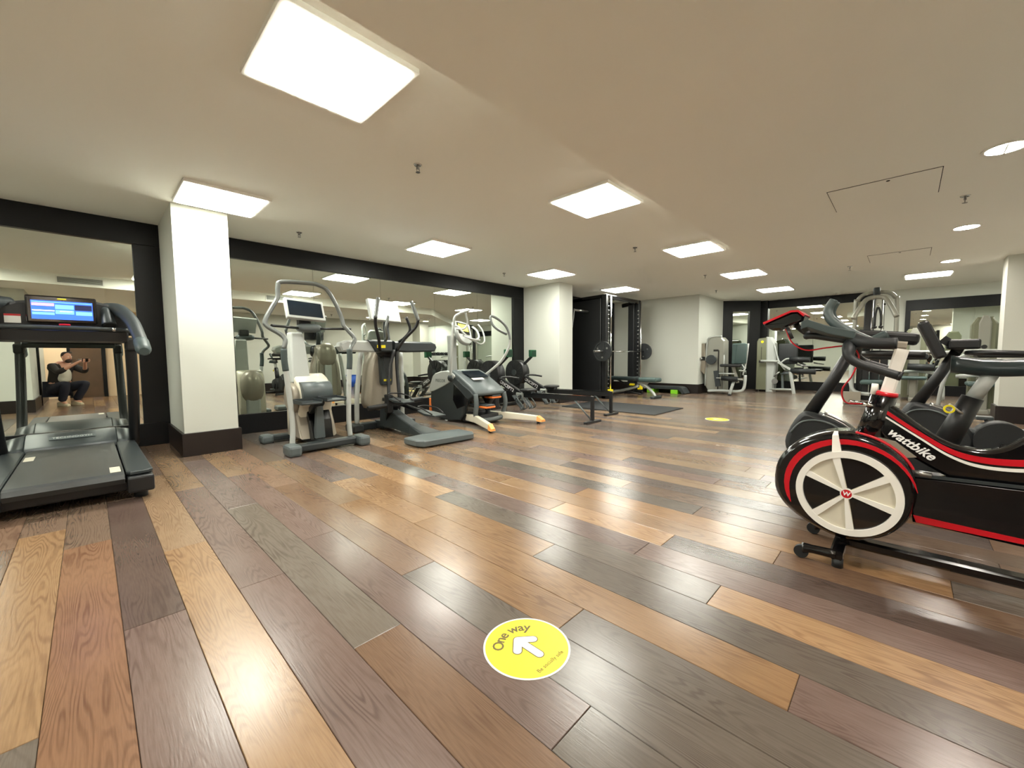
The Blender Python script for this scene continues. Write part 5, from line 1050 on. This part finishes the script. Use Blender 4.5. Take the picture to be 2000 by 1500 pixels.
# ---------------------------------------------------------------- things only the mirrors show
t = thing('waste_bin', 'blue open top bin against the wall behind the camera, seen in the long mirror', 'bin', (6.35, -1.25, 0))
obj('bin_body', MB().tube([(6.35, -1.25, 0.0), (6.35, -1.25, 0.4)], [0.13, 0.17], 24), BLUE, t)
obj('bin_rim', MB().ring((6.35, -1.25, 0.4), 'Z', 0.18, 0.16, 0.02, 24), BLUE, t)
t = thing('wall_television', 'small black television on a wall bracket, seen in the long mirror', 'television', (5.2, -1.45, 1.75))
obj('television_body', MB().rbox(4.9, 5.5, -1.42, -1.37, 1.6, 1.92, 0.01), BLKG, t); obj('bracket', MB().rbox(5.17, 5.23, -1.5, -1.41, 1.7, 1.8, 0.005), BLK, t)
t = thing('dumbbell_rack', 'black two tier dumbbell rack far behind the camera, seen in the long mirror', 'rack', (11.0, -2.7, 0))
for x in (10.2, 11.8): obj('rack_leg', MB().rbox(x - 0.04, x + 0.04, -3.0, -2.4, 0.0, 0.06, 0.01).obox((x, -2.95, 0.05), (x, -2.7, 1.2), 0.06, 0.08), BLK, t)
for z, y in ((0.75, -2.62), (1.1, -2.72)): obj('rack_shelf', MB().box(10.15, 11.85, y - 0.14, y + 0.14, z - 0.03, z), BLK, t)
n = 0
for z, y in ((0.75, -2.62), (1.1, -2.72)):
    for k in range(7):
        x = 10.32 + k * 0.225
        d = thing('dumbbell', 'black dumbbell, %s from the left on the %s tier of the rack behind the camera' % (('first', 'second', 'third', 'fourth', 'fifth', 'sixth', 'seventh')[k], 'lower' if z < 1 else 'upper'), 'dumbbell', (x, y, z + 0.06), 'dumbbells on the rack')
        obj('dumbbell_grip', MB().cyl((x, y - 0.07, z + 0.06), (x, y + 0.07, z + 0.06), 0.015, seg=8), STEEL, d)
        for s in (-1, 1): obj('dumbbell_head', MB().cyl((x, y + s * 0.06, z + 0.06), (x, y + s * 0.13, z + 0.06), 0.06, seg=10), RUB, d)
# ---------------------------------------------------------------- person crouching behind the camera (visible in the left mirror)
SKIN = mat('skin', (205, 150, 125), 0.5, vary=0.06); JACK = mat('dark brown jacket', (38, 32, 30), 0.8, vary=0.15); TSH = mat('cream t shirt', (222, 214, 198), 0.8, vary=0.05)
TRO = mat('navy trousers', (24, 24, 38), 0.8, vary=0.1); HAIR = mat('dark brown hair', (52, 36, 28), 0.7, vary=0.2, vscale=40); SHOE = mat('beige shoes', (190, 176, 150), 0.6, vary=0.08)
f = Vector((0.62, 0.785, 0)); r = Vector((0.785, -0.62, 0)); O = Vector((-0.36, -0.62, 0))
def W(a, b, z): return O + f * a + r * b + Vector((0, 0, z))
def skin_mesh(name, verts, edges, m, parent, levels=2):
    me = bpy.data.meshes.new(name); me.from_pydata([v for v, _ in verts], edges, [])
    o = bpy.data.objects.new(name, me); COL.objects.link(o)
    o.modifiers.new('s', 'SKIN')
    for i, (_, rr) in enumerate(verts): me.skin_vertices[0].data[i].radius = rr if isinstance(rr, tuple) else (rr, rr)
    me.skin_vertices[0].data[0].use_root = True
    s = o.modifiers.new('d', 'SUBSURF'); s.levels = levels; s.render_levels = levels
    dg = bpy.context.evaluated_depsgraph_get(); ev = o.evaluated_get(dg)
    m2 = bpy.data.meshes.new_from_object(ev); bpy.data.objects.remove(o)
    m2.transform(Matrix.Translation(-rootloc(parent))); m2.materials.clear(); m2.materials.append(m)
    m2.polygons.foreach_set('use_smooth', [True] * len(m2.polygons))
    o2 = bpy.data.objects.new(name, m2); COL.objects.link(o2); o2.parent = parent
    return o2
P = thing('person', 'person crouching in dark jacket and cream shirt holding a phone, seen in left mirror', 'person', (O.x, O.y, 0))
hip = W(-0.22, 0, 0.36); pel = (hip, 0.15)
JL, JR = W(0.0, -0.12, 0.08), W(0.0, 0.12, 0.08)
hd = W(0.06, 0.0, 1.06)
hands = {1: Vector((-0.005, -0.10, 0.99)), -1: Vector((-0.10, -0.03, 0.99))}
V = [pel, (W(-0.2, 0, 0.55), 0.15), (W(-0.12, 0, 0.76), (0.16, 0.13)), (W(-0.06, 0, 0.9), 0.09), (W(0.0, 0, 0.98), 0.06)]
Eg = [(0, 1), (1, 2), (2, 3), (3, 4)]
for s in (-1, 1):
    b0 = len(V)
    V += [(W(-0.16, s * 0.11, 0.36), 0.11), (W(0.24, s * 0.2, 0.48), 0.05), (W(0.02, s * 0.13, 0.1), 0.035), (W(0.16, s * 0.14, 0.05), 0.04)]
    Eg += [(0, b0), (b0, b0 + 1), (b0 + 1, b0 + 2), (b0 + 2, b0 + 3)]
    b1 = len(V)
    h = hands[s]
    V += [(W(-0.06, s * 0.19, 0.87), 0.06), (W(0.16, s * 0.25, 0.74), 0.045), ((h - f * 0.07 - Vector((0, 0, 0.03))), 0.027), (h, (0.03, 0.02))]
    Eg += [(3, b1), (b1, b1 + 1), (b1 + 1, b1 + 2), (b1 + 2, b1 + 3)]
skin_mesh('body', V, Eg, SKIN, P)
# head with face
H_ = MB().blob(hd, 0.075, 0.088, 0.115, 2.2, 20, 14); obj('head', H_, SKIN, P); ho = P.children[-1]
obj('nose', MB().loft([[hd + f * 0.08 + r * a + Vector((0, 0, z)) for a, z in ((-0.006, 0.03), (0.006, 0.03), (0.012, -0.02), (-0.012, -0.02))], [hd + f * 0.1 + r * a + Vector((0, 0, z)) for a, z in ((-0.004, 0.0), (0.004, 0.0), (0.01, -0.018), (-0.01, -0.018))]], True), SKIN, ho)
for s in (-1, 1):
    obj('eye', MB().blob(hd + f * 0.076 + r * (s * 0.03) + Vector((0, 0, 0.015)), 0.012, 0.012, 0.007), WHITE, ho)
    obj('ear', MB().blob(hd - f * 0.005 + r * (s * 0.08), 0.014, 0.018, 0.03), SKIN, ho)
obj('mouth', MB().blob(hd + f * 0.083 + Vector((0, 0, -0.045)), 0.022, 0.02, 0.006), mat('lips', (150, 80, 75), 0.5, vary=0.02), ho)
obj('beard', MB().blob(hd + f * 0.035 + Vector((0, 0, -0.065)), 0.062, 0.062, 0.055, 2.2), HAIR, P)
obj('hair', MB().blob(hd - f * 0.018 + Vector((0, 0, 0.04)), 0.08, 0.085, 0.088, 2.2), HAIR, P)
obj('glasses', MB().tube([hd + f * (0.085 * math.cos(a)) + r * (0.085 * math.sin(a)) + Vector((0, 0, 0.1 + 0.02 * math.cos(a))) for a in [math.radians(q) for q in range(-95, 96, 19)]], 0.006, 6), BLK, P)
JV = [(W(-0.22, 0, 0.4), 0.16), (W(-0.2, 0, 0.55), 0.18), (W(-0.12, 0, 0.76), (0.19, 0.15)), (W(-0.06, 0, 0.89), 0.11)]
JE = [(0, 1), (1, 2), (2, 3)]
for s in (-1, 1):
    b1 = len(JV); h = hands[s]; el = W(0.16, s * 0.25, 0.74)
    JV += [(W(-0.06, s * 0.19, 0.87), 0.085), (el, 0.062), (el.lerp(h, 0.35), 0.05)]
    JE += [(3, b1), (b1, b1 + 1), (b1 + 1, b1 + 2)]
skin_mesh('jacket', JV, JE, JACK, P)
skin_mesh('shirt', [(W(-0.09, 0, 0.5), (0.13, 0.15)), (W(-0.04, 0, 0.68), (0.13, 0.13)), (W(0.0, 0, 0.84), (0.09, 0.09))], [(0, 1), (1, 2)], TSH, P)
TV = [(hip, 0.17)]; TE = []
for s in (-1, 1):
    b0 = len(TV); TV += [(W(-0.16, s * 0.11, 0.37), 0.125), (W(0.26, s * 0.2, 0.5), 0.085), (W(0.03, s * 0.13, 0.1), 0.07)]; TE += [(0, b0), (b0, b0 + 1), (b0 + 1, b0 + 2)]
skin_mesh('trousers', TV, TE, TRO, P)
for s in (-1, 1):
    sh = MB().loft([[W(a, s * 0.13 + b * w, z) for b, z in ((-1, 0.0), (1, 0.0), (0.85, h), (-0.85, h))] for a, w, h in ((-0.06, 0.035, 0.09), (0.03, 0.04, 0.1), (0.12, 0.048, 0.07), (0.2, 0.035, 0.04))], False)
    obj('shoe', sh, SHOE, P, bevel=0.012)
    h = hands[s]
    side = 1 if s > 0 else -1
    ddir = (Vector((0, 0, 0)) - h); ddir.z = 0; ddir.normalize()
    for k in range(4):
        b0 = h + Vector((0, 0, 0.03 - 0.018 * k)); L = (0.06, 0.068, 0.062, 0.05)[k]
        skin_mesh('finger', [(b0, 0.009), (b0 + f * L * 0.5 + ddir * 0.008, 0.0085), (b0 + f * L * 0.75 + ddir * 0.03, 0.0075)], [(0, 1), (1, 2)], SKIN, P, 1)
    skin_mesh('finger', [(h + Vector((0, 0, -0.02)), 0.01), (h + ddir * 0.02 + Vector((0, 0, -0.03)), 0.0095), (h + ddir * 0.04 + f * 0.01 + Vector((0, 0, -0.025)), 0.0085)], [(0, 1), (1, 2)], SKIN, P, 1)
ph = thing('phone', 'dark phone held sideways by the crouching person, seen in the left mirror', 'phone', (-0.03, -0.045, 1.0))
c0 = Vector((-0.03, -0.04, 1.0)) - f * 0.0
pm = MB().rbox(-0.073, 0.073, -0.036, 0.036, -0.004, 0.004, 0.003); mm = frame_mtx(c0 - F_ * 0.012, R_, U_); pm.v = [mm @ v for v in pm.v]
obj('phone_body', pm, BLKG, ph)
sm = MB().box(-0.068, 0.068, -0.032, 0.032, 0.004, 0.005); sm.v = [mm @ v for v in sm.v]
obj('phone_screen', sm, SCRL, ph)
